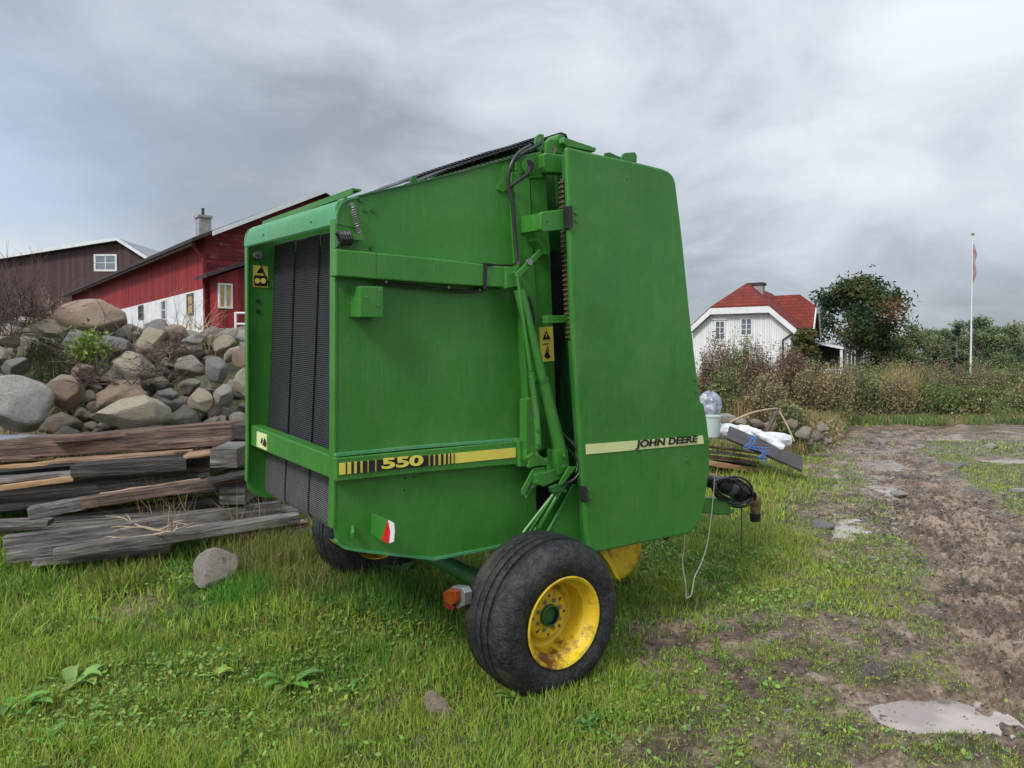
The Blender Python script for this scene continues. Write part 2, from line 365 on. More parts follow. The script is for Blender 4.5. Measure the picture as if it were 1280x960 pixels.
# ------------------------------------------------------------------ ground
def lines(a, b, fine, lo, hi):
    xs = list(np.arange(a, b, fine)); st = fine; x = b
    while x < hi: xs.append(x); st *= 1.09; x += st
    xs.append(hi); st = fine; x = a-fine; pre = []
    while x > lo: pre.append(x); st *= 1.09; x -= st
    pre.append(lo); return np.array(pre[::-1]+xs)
gx = lines(-3.5, 8.0, .030, -900, 900); gy = lines(1.7, 13.0, .030, -60, 1500)
X, Y = np.meshgrid(gx, gy); Z = ground_h(X, Y)
nx, ny = len(gx), len(gy); V = np.stack([X.ravel(), Y.ravel(), Z.ravel()], 1)
I = np.arange(nx*ny).reshape(ny, nx); q = np.stack([I[:-1, :-1], I[:-1, 1:], I[1:, 1:], I[1:, :-1]], -1).reshape(-1, 4)
gm = grass_mask(X, Y).ravel()
tint = np.stack([gm, mud_mask(X, Y).ravel(), np.zeros_like(gm)], 1)
m, nt, b = nm('wet ground'); at_ = N(nt, 'ShaderNodeAttribute', attribute_name='tint'); sx = N(nt, 'ShaderNodeSeparateColor'); nt.links.new(at_.outputs['Color'], sx.inputs[0])
v = coords(nt); a = noise(nt, 2.2, 9, .68, v); c = noise(nt, 24, 6, .7, v); pb = noise(nt, 90, 3, .6, v)
mudc = ramp(nt, mth(nt, 'ADD', mth(nt, 'MULTIPLY', a.outputs[0], .6), mth(nt, 'MULTIPLY', c.outputs[0], .4)), [(.42, (.045, .027, .016)), (.50, (.135, .086, .053)), (.57, (.30, .22, .155))])
soil = ramp(nt, c.outputs[0], [(.42, (.030, .040, .012)), (.58, (.075, .085, .025))])
col = mixc(nt, mth(nt, 'MULTIPLY', sx.outputs[0], mth(nt, 'ADD', .35, mth(nt, 'MULTIPLY', c.outputs[0], .8)), True), mudc.outputs[0], soil.outputs[0])
stn = ramp(nt, pb.outputs[0], [(.64, (0, 0, 0)), (.68, (1, 1, 1))]); col = mixc(nt, mth(nt, 'MULTIPLY', stn.outputs[0], .55), col, (.26, .24, .21))
nt.links.new(col, b.inputs['Base Color'])
wet = noise(nt, 1.6, 7, .7, v); wr = ramp(nt, wet.outputs[0], [(.44, (.60, .60, .60)), (.52, (.06, .06, .06))])
rgh = mixc(nt, sx.outputs[1], (.85, .85, .85, 1), wr.outputs[0]); nt.links.new(rgh, b.inputs['Roughness'])
bump(nt, b, mth(nt, 'ADD', c.outputs[0], mth(nt, 'MULTIPLY', pb.outputs[0], .5)), .8, .02)
g = npmesh('ground', V, np.full(len(q), 4), q.ravel(), m, tint); g['kind'] = 'structure'
g.data.polygons.foreach_set('use_smooth', [True]*len(q))
# puddles: real water sheets lying in the hollows
pm, nt, b = nm('muddy puddle water'); n = noise(nt, 3.5, 6, .6, coords(nt)); r = ramp(nt, n.outputs[0], [(.42, (.40, .33, .29)), (.58, (.27, .22, .19))]); nt.links.new(r.outputs[0], b.inputs['Base Color'])
b.inputs['Roughness'].default_value = .12; b.inputs['Specular IOR Level'].default_value = .6; n = noise(nt, 26, 3, .5, coords(nt)); bump(nt, b, n.outputs[0], .12, .01)
for i, (px_, py_, a, b_) in enumerate(PUD):
    mb = MB(); pts = []
    for k in range(72):
        t = 2*math.pi*k/72; pts.append((px_+math.cos(t)*a*1.25, py_+math.sin(t)*b_*1.25, 0))
    z = float(base_h(px_, py_))-.055+.005
    mb.add([(x, y, z) for x, y, _ in pts], [tuple(range(72))]); o = mb.build('puddle', pm); o['kind'] = 'structure'
# thin film of rain water standing between the tussocks left of the rut
def film(name, y0, y1, fa, fb, lift):
    ys = np.arange(y0, y1, .15); nn_ = 14; vs = []; fs = []
    for i, y_ in enumerate(ys):
        for k in range(nn_): x_ = y_*(fa+(fb-fa)*k/(nn_-1)); e_ = min(k, nn_-1-k)/3.0; e2 = min(i, len(ys)-1-i)/6.0; vs.append((x_, y_, float(base_h(x_, y_))+lift-.07*max(0, 1-min(e_, e2))))
    for i in range(len(ys)-1):
        for k in range(nn_-1): fs.append((i*nn_+k, i*nn_+k+1, (i+1)*nn_+k+1, (i+1)*nn_+k))
    o = MB().add(vs, fs).build(name, pm); o['kind'] = 'structure'
film('puddle', 5.6, 15.5, .40, .55, -.016); film('puddle', 9, 17.5, .58, .98, -.030)
# ------------------------------------------------------------------ grass
def blades(name, x, y, h, w, tint, lean=.5, label=None, cat='grass', z=None, kind='stuff', mat='leaf', parent=None):
    n = len(x); z = ground_h(x, y)-.006 if z is None else z
    a = rng.uniform(0, 2*np.pi, n); l = np.abs(rng.normal(0, lean, n)); la = rng.uniform(0, 2*np.pi, n)
    dx = np.cos(a)*w/2; dy = np.sin(a)*w/2; lx = np.cos(la)*l*h; ly = np.sin(la)*l*h
    hh = h/np.sqrt(1+l*l*.8); P = np.empty((n, 5, 3))
    P[:, 0] = np.stack([x-dx, y-dy, z], 1); P[:, 1] = np.stack([x+dx, y+dy, z], 1)
    P[:, 2] = np.stack([x+dx*.8+lx*.35, y+dy*.8+ly*.35, z+hh*.58], 1); P[:, 3] = np.stack([x-dx*.8+lx*.35, y-dy*.8+ly*.35, z+hh*.58], 1)
    P[:, 4] = np.stack([x+lx, y+ly, z+hh], 1)
    b0 = np.arange(n)*5; loops = np.stack([b0, b0+1, b0+2, b0+3, b0+3, b0+2, b0+4], 1).ravel(); sizes = np.tile([4, 3], n)
    o = npmesh(name, P.reshape(-1, 3), sizes, loops, mat, np.repeat(tint, 5, 0), parent)
    if label: tag(o, label, cat, None, kind)
    return o
def scatter(n, y0, y1, fac=.78, pad=.8, x0=-99, x1=99):
    # even density per square metre inside a generous wedge in front of the viewpoint
    y = np.sqrt(rng.uniform(y0*y0, y1*y1, n)); x = rng.uniform(-1, 1, n)*(fac*y+pad); k = (x > x0) & (x < x1); return x[k], y[k]
def gcol(x, y, n):
    t = fbm(x*.7, y*.7, 3, 5); u = fbm(x*2.6, y*2.6, 2, 15); r = rng.uniform(0, 1, n)
    A = np.array([.11, .285, .032]); B = np.array([.30, .41, .045]); C = np.array([.38, .33, .12]); Dk = np.array([.045, .14, .025])
    right = sm(.2, 2.6, x-.05*y)
    k = np.clip(sm(.35, .65, t*.6+u*.4)+right*.75+rng.normal(0, .24, n), 0, 1)[:, None]
    c = A*(1-k)+B*k; c = np.where((r < .15+.17*right)[:, None], C, c); c = np.where((r > .88)[:, None], Dk, c)
    shade = (.8+.4*rng.uniform(0, 1, n))[:, None]
    return c*shade
GX, GY, GH, GW, GT = [], [], [], [], []
for n, y0, y1, hm, w in ((190000, 1.7, 4.2, .046, .0046), (190000, 4.2, 7.5, .056, .0064), (110000, 7.5, 13, .075, .011), (90000, 13, 30, .10, .024), (40000, 30, 75, .16, .06)):
    x, y = scatter(n, y0, y1)
    k = rng.uniform(0, 1, len(x)) < grass_mask(x, y)*(1-.88*sm(7.2, 8.2, y)*sm(-1.6, -2.0, x)); x, y = x[k], y[k]; n = len(x)
    md = mud_mask(x, y)
    pat = sm(.4, .68, fbm(x*1.6+5, y*1.6, 3, 44))*.7+sm(.5, .7, fbm(x*5+5, y*5, 2, 45))*.8
    h = hm*(.55+.9*rng.uniform(0, 1, n)**1.5)*(1+1.0*pat*(1-md))*(1-.40*md)
    h = h*(1-.25*md)*(1+.8*sm(.9, .4, np.hypot((x-.55), (y-4.3))/1.1)*(x > -2))     # longer where the mower cannot reach
    GX.append(x); GY.append(y); GH.append(h); GW.append(w*(.7+.6*rng.uniform(0, 1, n))); GT.append(gcol(x, y, n))
blades('grass', np.concatenate(GX), np.concatenate(GY), np.concatenate(GH), np.concatenate(GW), np.concatenate(GT), .75, 'short wet green and yellowing grass covering the yard round the machine')
# dry tussocks: positions as (pixel x, depth) clusters
def tussock(cx, cy, r, n, h, w, cols, X, spread=1.0):
    a = rng.uniform(0, 2*np.pi, n); d = r*np.sqrt(rng.uniform(0, 1, n))*spread
    x = cx+np.cos(a)*d; y = cy+np.sin(a)*d; c = np.array(cols)[rng.integers(0, len(cols), n)]*(.75+.5*rng.uniform(0, 1, (n, 1)))
    X.append((x, y, h*(.5+.7*rng.uniform(0, 1, n)), np.full(n, w), c))
DRY = [(.42, .31, .15), (.50, .38, .19), (.30, .21, .10), (.36, .30, .12)]
OLV = [(.15, .20, .04), (.24, .22, .06), (.10, .20, .03), (.32, .26, .10)]
T = []
for cx, cy, r, n, h, cols in ((-.95, 4.75, .35, 900, .15, [(.07, .2, .03), (.12, .26, .04)]), (-.5, 4.6, .35, 900, .14, [(.07, .2, .03), (.12, .26, .04)]), (-1.3, 4.9, .3, 800, .15, OLV), (-1.85, 5.2, .30, 1100, .24, OLV), (-1.6, 5.45, .30, 1100, .26, OLV), (-2.65, 5.0, .25, 700, .16, OLV), (-1.45, 5.0, .3, 800, .18, OLV), (-2.6, 5.6, .18, 90, .55, DRY), (-2.05, 5.75, .2, 80, .55, DRY),
                              (-1.72, 4.75, .2, 900, .15, [(.09, .26, .03), (.13, .30, .04)]), (-4.4, 5.1, .5, 900, .16, [(.06, .2, .03), (.10, .24, .04)]), (-3.4, 5.1, .5, 900, .16, [(.06, .2, .03), (.10, .24, .04)])):
    tussock(cx, cy, r, n, h, .005, cols, T)
X_ = [np.concatenate([t[i] for t in T]) for i in range(5)]
blades('tussock_grass', X_[0], X_[1], X_[2], X_[3], X_[4], .55, 'long olive and straw coloured tussock grass by the lower plank ends')
T = []
for i in range(46):
    cx = -2.1-rng.uniform(0, 1)*6.0; cy = 7.3+rng.uniform(0, .6)+abs(cx+4)*.05
    tussock(cx, cy, .22, 100, .34, .008, DRY, T)
for i in range(26):
    cx = -2.2-rng.uniform(0, 1)*7; cy = rng.uniform(8.4, 10.6); tussock(cx, cy, .2, 40, .42, .009, DRY+[(.12, .12, .05)], T)
for i in range(10):
    cx = -5.0-rng.uniform(0, 1)*.9; cy = rng.uniform(8.3, 9.3); tussock(cx, cy, .25, 220, .5, .010, [(.07, .10, .035), (.10, .13, .05), (.22, .19, .10)], T)
X_ = [np.concatenate([t[i] for t in T]) for i in range(5)]
blades('dry_grass', X_[0], X_[1], X_[2], X_[3], X_[4], .55, 'dead straw coloured grass growing among the fieldstones of the bank')
# ------------------------------------------------------------------ broadleaf weeds in the lawn
def weed(px, py, n, L, bright, label, up=.2):
    n = n*2
    d = ray(px, py); t = 1.0
    p = Vector((0, 0, CAMZ))+d*((CAMZ-.03)/-d.z); x, y = p.x, p.y; z = float(ground_h(x, y))
    mb = MB(); tints = []
    for i in range(n):
        a = 2*math.pi*i/n+random.uniform(-.7, .7); l = L*random.choice((.45, .6, .8, 1.0, 1.1)); w = l*random.uniform(.28, .42); el = random.uniform(.05, up+.35)
        dirv = Vector((math.cos(a), math.sin(a), 0)); sd_ = Vector((-math.sin(a), math.cos(a), 0)); rows = 6; o = len(mb.v)
        for k in range(rows+1):
            t = k/rows; hgt = math.sin(t*2.1)*el*l*.9+.012; c = dirv*l*t+sd_*(.16*l*math.sin(t*2.6+i))+Vector((0, 0, hgt)); ww = w*(math.sin(math.pi*min(1, t*.92+.08))**.75)*.5*(1+random.uniform(-.12, .12))
            mb.v += [tuple(c-sd_*ww+Vector((0, 0, ww*.35))), tuple(c), tuple(c+sd_*ww+Vector((0, 0, ww*.35)))]
        for k in range(rows):
            q0 = o+k*3; mb.f += [(q0, q0+1, q0+4, q0+3), (q0+1, q0+2, q0+5, q0+4)]
        cc = [random.uniform(.8, 1.2)*q for q in bright]; tints += [cc]*((rows+1)*3)
    o = mb.build('broadleaf_weed', 'leaf', smooth=True, ang=80); o.location = (x, y, z)
    at_ = o.data.color_attributes.new('tint', 'FLOAT_COLOR', 'POINT')
    for i, c in enumerate(tints): at_.data[i].color = (*c, 1)
    tag(o, label, 'weed', 'broadleaf weeds in the lawn'); return o
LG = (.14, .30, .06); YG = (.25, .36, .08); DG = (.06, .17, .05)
def clover():
    x, y = scatter(120000, 1.9, 8); pt = sm(.42, .62, fbm(x*1.4+7, y*1.4, 3, 144)); k = rng.uniform(0, 1, len(x)) < pt*grass_mask(x, y)*(1-.7*mud_mask(x, y))*(y < 7); x, y = x[k], y[k]; n = len(x)
    z = ground_h(x, y)+rng.uniform(.008, .055, n); s = rng.uniform(.004, .011, n)*(1+.12*y); a = rng.uniform(0, 6.28, n); tx_, ty_ = rng.normal(0, .35, n), rng.normal(0, .35, n)
    P_ = np.empty((n, 6, 3)); 
    for j, (u_, v_) in enumerate(((-1, 0), (-.45, -.55), (.45, -.5), (1, 0), (.45, .5), (-.45, .55))):
        ex = (u_*np.cos(a)-v_*np.sin(a))*s; ey = (u_*np.sin(a)+v_*np.cos(a))*s; P_[:, j] = np.stack([x+ex, y+ey, z+ex*tx_+ey*ty_], 1)
    c = np.array([(.13, .28, .05), (.18, .32, .06), (.27, .36, .07), (.10, .22, .05)])[rng.integers(0, 4, n)]*(.7+.6*rng.uniform(0, 1, (n, 1)))
    o = npmesh('clover', P_.reshape(-1, 3), np.full(n, 6), np.arange(n*6), 'leaf', np.repeat(c, 6, 0)); tag(o, 'small round clover and daisy leaves mixed into the lawn', 'clover', None, 'stuff')
clover()
def gravel():
    x, y = scatter(26000, 1.8, 9, .85); k = rng.uniform(0, 1, len(x)) < (.15+.85*mud_mask(x, y))*(x > -1); x, y = x[k], y[k]; n = len(x)
    s = rng.uniform(.003, .010, n)*(1+.10*y)*(1+.7*(rng.uniform(0, 1, n) > .97)); z = ground_h(x, y)+s*.25; a = rng.uniform(0, 6.28, n); V_ = np.empty((n, 6, 3))
    for j, (p_, q_, r_) in enumerate(((1, 0, 0), (0, .8, 0), (-1, 0, 0), (0, -.7, 0), (.1, .1, .6), (0, 0, -.6))):
        jx = p_+rng.normal(0, .15, n); jy = q_+rng.normal(0, .15, n); V_[:, j] = np.stack([x+(jx*np.cos(a)-jy*np.sin(a))*s, y+(jx*np.sin(a)+jy*np.cos(a))*s, z+r_*s], 1)
    F_ = np.array([(0, 1, 4), (1, 2, 4), (2, 3, 4), (3, 0, 4), (1, 0, 5), (2, 1, 5), (3, 2, 5), (0, 3, 5)]); L_ = (np.arange(n)[:, None, None]*6+F_[None]).ravel()
    c = np.array([(.16, .13, .10), (.11, .08, .06), (.24, .20, .16), (.08, .06, .045)])[rng.integers(0, 4, n)]*(.7+.6*rng.uniform(0, 1, (n, 1)))
    gm_ = vcol('gravel stone', .5, 0.0); o = npmesh('gravel', V_.reshape(-1, 3), np.full(n*8, 3), L_, gm_, np.repeat(c, 6, 0)); tag(o, 'fine gravel and crumbs of soil scattered over the muddy ground', 'gravel', None, 'stuff')
gravel()
weed(365, 850, 9, .15, LG, 'largest broad leaved dock plant in the lawn, left of the reddish stone')
weed(95, 855, 8, .13, YG, 'yellow green dandelion rosette in the lawn at the lower left')
weed(20, 890, 7, .15, LG, 'pale dock leaves at the left edge of the lawn')
weed(270, 848, 6, .09, YG, 'small light green plantain left of the large dock plant')
weed(335, 808, 4, .08, YG, 'two-leaved pale seedling above the large dock plant')
weed(130, 785, 4, .10, LG, 'lone long pale leaf plant in the middle of the left lawn')
weed(265, 884, 5, .08, YG, 'small yellowish leaf rosette below the plantain')
weed(60, 925, 6, .09, LG, 'leaf rosette near the bottom left corner of the lawn')
weed(440, 858, 5, .08, LG, 'small leaf rosette right of the large dock plant')
weed(540, 852, 5, .10, LG, 'leafy sprig behind the reddish stone')
weed(642, 872, 6, .09, LG, 'leafy plant against the foot of the big tyre')
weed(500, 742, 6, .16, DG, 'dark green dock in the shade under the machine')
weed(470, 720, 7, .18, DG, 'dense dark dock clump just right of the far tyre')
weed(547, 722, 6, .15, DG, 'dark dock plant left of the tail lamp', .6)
weed(738, 902, 6, .08, DG, 'small dark rosette on the bare soil right of the big tyre')
# ------------------------------------------------------------------ round baler
WD = 1.28
baler = empty('round_baler', (-.801, 3.385, .03), 'green round baler with yellow wheels standing in the middle of the wet yard', 'hay baler', rot=(0, 0, 0))
BM = Matrix.Translation(baler.location) @ Matrix.Rotation(math.atan2(.597, .802), 4, 'Z') @ Matrix.Rotation(R(2.5), 4, 'X')
baler.matrix_world = BM; BI = BM.inverted(); CAM = BI @ Vector((0, 0, CAMZ)); BR = BI.to_3x3()
def P(px, py, v=0.0):      # point of the side-parallel plane at lateral offset v, in baler coordinates
    d = BR @ ray(px, py); return CAM + d*((v-CAM.y)/d.y)
def Q(px, py, u=0.0):      # same for a plane across the machine
    d = BR @ ray(px, py); return CAM + d*((u-CAM.x)/d.x)
def G(p):                   # baler-local z of the ground under a local point
    w = BM @ p; return w.z-float(ground_h(w.x, w.y))
def plate(pts, v, th): return MB().prism([P(x, y, v) for x, y in pts], (0, th, 0))
def part(mb, name, m, parent=baler, bevel=0, smooth=False, label=None):
    o = mb.build(name, m, parent, bevel, smooth)
    if label: o['label'] = label
    return o
def bolts(name, pts, v, r=.009, parent=baler, m='green', h=.008):
    for x, y in pts: p = P(x, y, v); part(MB().tube([p+Vector((0, .002, 0)), p+Vector((0, -h, 0))], r, 8), name, m, parent)
# tailgate sides
gate = [(420, 258), (423, 251), (432, 247.5), (447, 245.5), (520, 229), (580, 214), (642, 197), (643, 230), (657, 400), (668, 560), (672, 668), (620, 683), (542, 698), (480, 691), (441, 686), (428, 683), (420.5, 675), (417.5, 662), (419, 600), (420.5, 310)]
gp = [P(x, y, 0) for x, y in gate]
side = part(MB().prism(gp, (0, .012, 0)), 'side_panel', 'green', bevel=.003)
far = part(MB().prism([Vector((p.x, WD-.012, p.z)) for p in gp], (0, .012, 0)), 'side_panel', 'green', bevel=.003)
# folded rear lips
def lipline(v0, v1, ys, xs):
    mb = MB()
    for i in range(len(ys)-1):
        a = P(xs[i], ys[i], 0); b = P(xs[i+1], ys[i+1], 0)
        mb.hexa([(a.x-.006, v0, a.z), (a.x+.003, v0, a.z), (a.x+.003, v1, a.z), (a.x-.006, v1, a.z), (b.x-.006, v0, b.z), (b.x+.003, v0, b.z), (b.x+.003, v1, b.z), (b.x-.006, v1, b.z)])
    return mb
part(lipline(-.004, .055, [274, 420, 600, 660], [420.5, 419.8, 419, 417.4]), 'edge_flange', 'green')
part(lipline(WD-.04, WD+.004, [280, 420, 600, 660], [420.5, 419.8, 419, 417.4]), 'edge_flange', 'green')
mb = MB()
for a, b in (((420.5, 675), (428, 683)), ((428, 683), (441, 686)), ((441, 686), (480, 691)), ((480, 691), (542, 698)), ((542, 698), (620, 683)), ((620, 683), (672, 668))):
    A_, B_ = P(*a), P(*b); mb.hexa([(A_.x, -.012, A_.z-.008), (B_.x, -.012, B_.z-.008), (B_.x, .03, B_.z-.008), (A_.x, .03, A_.z-.008), (A_.x, -.012, A_.z+.004), (B_.x, -.012, B_.z+.004), (B_.x, .03, B_.z+.004), (A_.x, .03, A_.z+.004)])
part(mb, 'bottom_rim', 'green_pale')
# tailgate top rim
mb = MB()
for a, b in (((447, 245.5), (520, 229)), ((520, 229), (580, 214)), ((580, 214), (642, 197))):
    A_, B_ = P(*a), P(*b); mb.hexa([(A_.x, -.008, A_.z-.002), (B_.x, -.008, B_.z-.002), (B_.x, .05, B_.z-.002), (A_.x, .05, A_.z-.002), (A_.x, -.008, A_.z+.005), (B_.x, -.008, B_.z+.005), (B_.x, .05, B_.z+.005), (A_.x, .05, A_.z+.005)])
part(mb, 'top_rim', 'green_in')
# rear hood: quarter-round cover across the machine
n0 = [P(420.3, 279, -.01), P(420.6, 268, -.01), P(422.5, 258.5, -.01), P(427, 251.5, -.01), P(434, 247.5, -.01), P(447, 245, -.01)]
f0 = [Q(309.5, 306, n0[0].x), Q(309.8, 298, n0[1].x)]
dz = f0[0].z-n0[0].z; vf = WD+.02
mb = MB(); prof = n0+[p+Vector((.006, 0, -.008)) for p in n0[::-1]]
nn = len(prof); vs = [(p.x, -.01, p.z) for p in prof]+[(p.x, vf, p.z+dz*.6) for p in prof]
mb.add(vs, [tuple(range(nn))[::-1], tuple(range(nn, 2*nn))]+[(i, (i+1) % nn, nn+(i+1) % nn, nn+i) for i in range(nn)])
hood = part(mb, 'rear_hood', 'green_pale', smooth=True)  # sky reflection painted in as paler green
for t in (.22, .75): 
    z = n0[1].z; part(MB().tube([(n0[1].x-.006, t*WD, z+dz*.5*t), (n0[1].x+.004, t*WD, z+dz*.5*t)], .008, 8), 'bolt', 'steel', hood)
mb = MB(); a = P(446, 237, .0); b = Q(333, 278, a.x); mb.beam(a, b, .045, .008); mb.beam(a+Vector((-.02, 0, -.014)), b+Vector((-.02, 0, -.014)), .008, .020)
part(mb, 'top_rail', 'green')
# far corner gap behind the hood: end caps
mb = MB(); mb.prism([Vector((p.x, -.004, p.z)) for p in n0]+[Vector((n0[-1].x, -.004, n0[0].z-.01))], (0, .008, 0)); part(mb, 'hood_end', 'green')
mb = MB(); mb.prism([Vector((p.x, WD+.002, p.z+dz*.6)) for p in n0]+[Vector((n0[-1].x, WD+.002, n0[0].z-.01))], (0, .008, 0)); part(mb, 'hood_end', 'green')
# belts in the rear opening
ztop = P(421, 276, 0).z+.01; zb = Q(411, 663, .066).z; zfar = Q(328, 617, .066).z
nb = 7; v0 = .06; wv = (WD-.03-v0)/nb
for i in range(nb):
    a = v0+i*wv+.0025; b = v0+(i+1)*wv-.0025; j = (i*37 % 5)*.003
    zq = zb+(zfar-zb)*(a/WD); zc = P(418, 590, .0).z+.02; ut = .115+j
    for nm2, mt2, pth in (('belt', 'belt', [(ut, ztop), (.10+j, (ztop+zc)/2), (.080+j, zc)]), ('lower_belt', 'belt_grey', [(.078+j, zc), (.066+j, zq+.10), (.066+j, zq+.03), (.085+j, zq), (.15+j, zq-.012), (.45, zq+.02)])):  # lower run of the same belts, in a lighter grey
        pr = [Vector((u, a, z)) for u, z in pth]+[Vector((u+.008, a, z+.006)) for u, z in pth[::-1]]
        o = part(MB().prism(pr, (0, b-a, 0)), nm2, mt2, smooth=True)
# black block closing the body; stands in for the chamber's shade behind the belts
part(MB().box((.21, .02, zb+.04), (1.3, WD-.02, ztop-.03)), 'dark_backing', 'blackp')
# rollers behind belts
mb = MB(); q = P(325, 318, WD-.09); mb.tube([q+Vector((0, .03, 0)), q+Vector((0, .08, 0))], .024, 12); part(mb, 'roller_end', 'steel')
mb = MB(); mb.tube([q+Vector((-.01, .03, 0)), q+Vector((.07, .05, -.17))], .004, 6); part(mb, 'strut', 'blackp')
# crossbar
ux = -.012
c = [Q(414.5, 570.5, ux), Q(417.5, 600, ux), Q(311.5, 530.5, ux), Q(311.5, 556, ux)]
mb = MB(); x0, x1 = ux, .060
mb.hexa([(x0, .0, c[1].z), (x1, .0, c[1].z), (x1, WD, c[3].z), (x0, WD, c[3].z), (x0, .0, c[0].z), (x1, .0, c[0].z), (x1, WD, c[2].z), (x0, WD, c[2].z)])
cross = part(mb, 'rear_crossbar', 'green', bevel=.006)
def sticker(pts, pl, name, mat, parent, q=False, label=None, off=.0):
    f = Q if q else P; p = [f(x, y, pl) for x, y in pts]; return part(MB().prism(p, (-.003, 0, 0) if q else (0, -.003, 0)), name, mat, parent, label=label)
st = sticker([(321.5, 539), (334, 543.5), (334, 563), (321.5, 558)], ux-.001, 'warning_sticker', 'decal_pale', cross, True, 'small pale sticker with two worn black figures')
sticker([(326, 553), (328, 547), (328.5, 550), (327, 554.5)], ux-.005, 'pictogram', 'decal_black', cross, True)
sticker([(328.5, 556), (331, 547), (333, 553), (332.5, 559)], ux-.005, 'pictogram', 'decal_black', cross, True)
# warning sticker on inner face of far side
vi = WD-.0135
sticker([(316, 331.5), (335, 333), (335, 360), (316, 358.5)], vi, 'warning_sticker', 'decal', far, label='yellow sticker with warning triangle and hand pictogram')
sticker([(325.3, 334), (329.8, 341.5), (320.8, 341)], vi-.004, 'warning_triangle', 'decal_black', far)
sticker([(317.5, 344), (333.5, 345), (333.5, 358), (317.5, 357)], vi-.004, 'pictogram', 'decal_black', far)
for cx in (321.5, 329):
    sticker([(cx+3.4*math.cos(t), 351+3.4*math.sin(t)) for t in np.linspace(0, 5.6, 8)], vi-.008, 'gear_symbol', 'decal', far)
bolts('bolt', [(322, 376), (322, 389)], vi, .012, far, 'blackp')
# upper side beam
def vbox(pts, v0, v1): return MB().prism([P(x, y, v0) for x, y in pts], (0, v1-v0, 0))
beam = part(vbox([(420.5, 311), (540, 322.5), (632, 333.5), (632, 359.5), (540, 354), (420.5, 345)], -.075, .0), 'tailgate_beam', 'green', bevel=.006)
part(vbox([(632, 333), (646, 335), (652, 357), (632, 361)], -.09, -.0), 'beam_end', 'green', beam, bevel=.005)
part(vbox([(470, 316), (471, 316), (471, 348), (470, 348)], -.0765, -.07), 'weld_seam', 'green_in', beam)
part(vbox([(605, 328.5), (608.5, 329), (608.5, 361.5), (605, 361)], -.082, .0), 'hose_strap', 'hose', beam)
part(MB().tube([P(608, 330, -.085), P(622, 331.5, -.06), P(640, 331, -.05), P(646, 327.5, -.06)], .006, 8, smooth=5), 'hydraulic_hose', 'hose')
part(MB().tube([P(470, 349, -.03), P(476, 353.5, -.035), P(500, 356, -.035), P(540, 360, -.04), P(575, 363.5, -.035), P(600, 363.5, -.04), P(610, 358, -.05)], .0075, 8, smooth=6), 'hydraulic_hose', 'hose')
bolts('hose_clamp', [(482, 352), (560, 359), (599, 362)], -.04, .007, m='steel')
bolts('bolt', [(450, 249.5), (455.5, 263), (465, 263), (464, 310), (432, 249.5)], 0, .0095, side, 'green_in')
# control box
bx = part(vbox([(450, 357.5), (479.5, 358.5), (479.5, 397.5), (450, 396.5)], -.10, .0), 'valve_box', 'green', bevel=.004)
part(vbox([(435.5, 355), (451, 356), (451, 397.5), (435.5, 396.5)], -.004, .0), 'back_plate', 'green', bx)
bolts('bolt', [(457.5, 371), (474, 363), (473, 382)], -.10, .005, bx, 'steel', .004)
bolts('bolt', [(439, 379), (438.5, 371)], -.004, .007, bx, 'steel')
# lower band with decal
band = part(vbox([(420.5, 573), (520, 563.5), (649, 551.5), (650, 580), (520, 591.5), (420.5, 602)], -.045, 0), 'decal_rail', 'green', bevel=.004)
part(vbox([(420.5, 567.5), (520, 558), (666, 547), (666, 549.5), (520, 561), (420.5, 571)], -.03, 0), 'rail_ledge', 'green_pale', band)
part(vbox([(649, 551), (666, 548.5), (667, 583), (650, 584)], -.07, 0), 'rail_end', 'green', band, bevel=.004)
dv = -.0455
def yl(x): return 579+(x-424)/(644.5-424)*(559.5-579), 593.5+(x-424)/(644.5-424)*(571.5-593.5)
def strip(x0, x1, mat, off, name, ins=0):
    a, b = yl(x0); c_, d = yl(x1); return sticker([(x0, a+ins), (x1, c_+ins), (x1, d-ins), (x0, b-ins)], dv-off, name, mat, band)
strip(424, 644.5, 'decal', 0, 'yellow_stripe')
for a, b in ((432, 433.4), (439, 442), (446, 450), (453.3, 459), (461, 468.5), (470.5, 535.5), (537.5, 541.5), (544, 547.5), (551, 554), (557.3, 559.5), (562.3, 563.8), (567, 567.8)): strip(a, b, 'decal_black', .0032, 'stripe_bar')
def text(body, px0, px1, py_base0, py_base1, py_top0, v, mat, name, parent, shear=0, offset=.0, wide=None):
    cu = bpy.data.curves.new(name, 'FONT'); cu.body = body; cu.extrude = .0015; cu.shear = shear; cu.offset = offset; cu.size = 1
    o = bpy.data.objects.new('tmp', cu); COL.objects.link(o); bpy.context.view_layer.update()
    me = bpy.data.meshes.new_from_object(o.evaluated_get(bpy.context.evaluated_depsgraph_get())); bpy.data.objects.remove(o)
    n = len(me.vertices); co = np.empty(n*3, np.float32); me.vertices.foreach_get('co', co); co = co.reshape(-1, 3)
    lo, hi = co.min(0), co.max(0); A_ = P(px0, py_base0, v); B_ = P(px1, py_base1, v); C_ = P(px0, py_top0, v)
    s = (co[:, 0]-lo[0])/(hi[0]-lo[0]); t = (co[:, 1]-lo[1])/(hi[1]-lo[1])
    out_ = np.array(A_)[None]+s[:, None]*np.array(B_-A_)[None]+t[:, None]*np.array([0, 0, (C_-A_).z])[None]; out_[:, 1] = v-co[:, 2]
    me.vertices.foreach_set('co', out_.astype(np.float32).ravel()); me.materials.clear(); me.materials.append(M[mat]); me.name = name
    me.update(); o = bpy.data.objects.new(name, me); COL.objects.link(o); o.parent = parent; return o
text('550', 477.5, 529, 586.6, 581.6, 572.8, dv-.0085, 'decal', 'model_number', band, 0, .035)
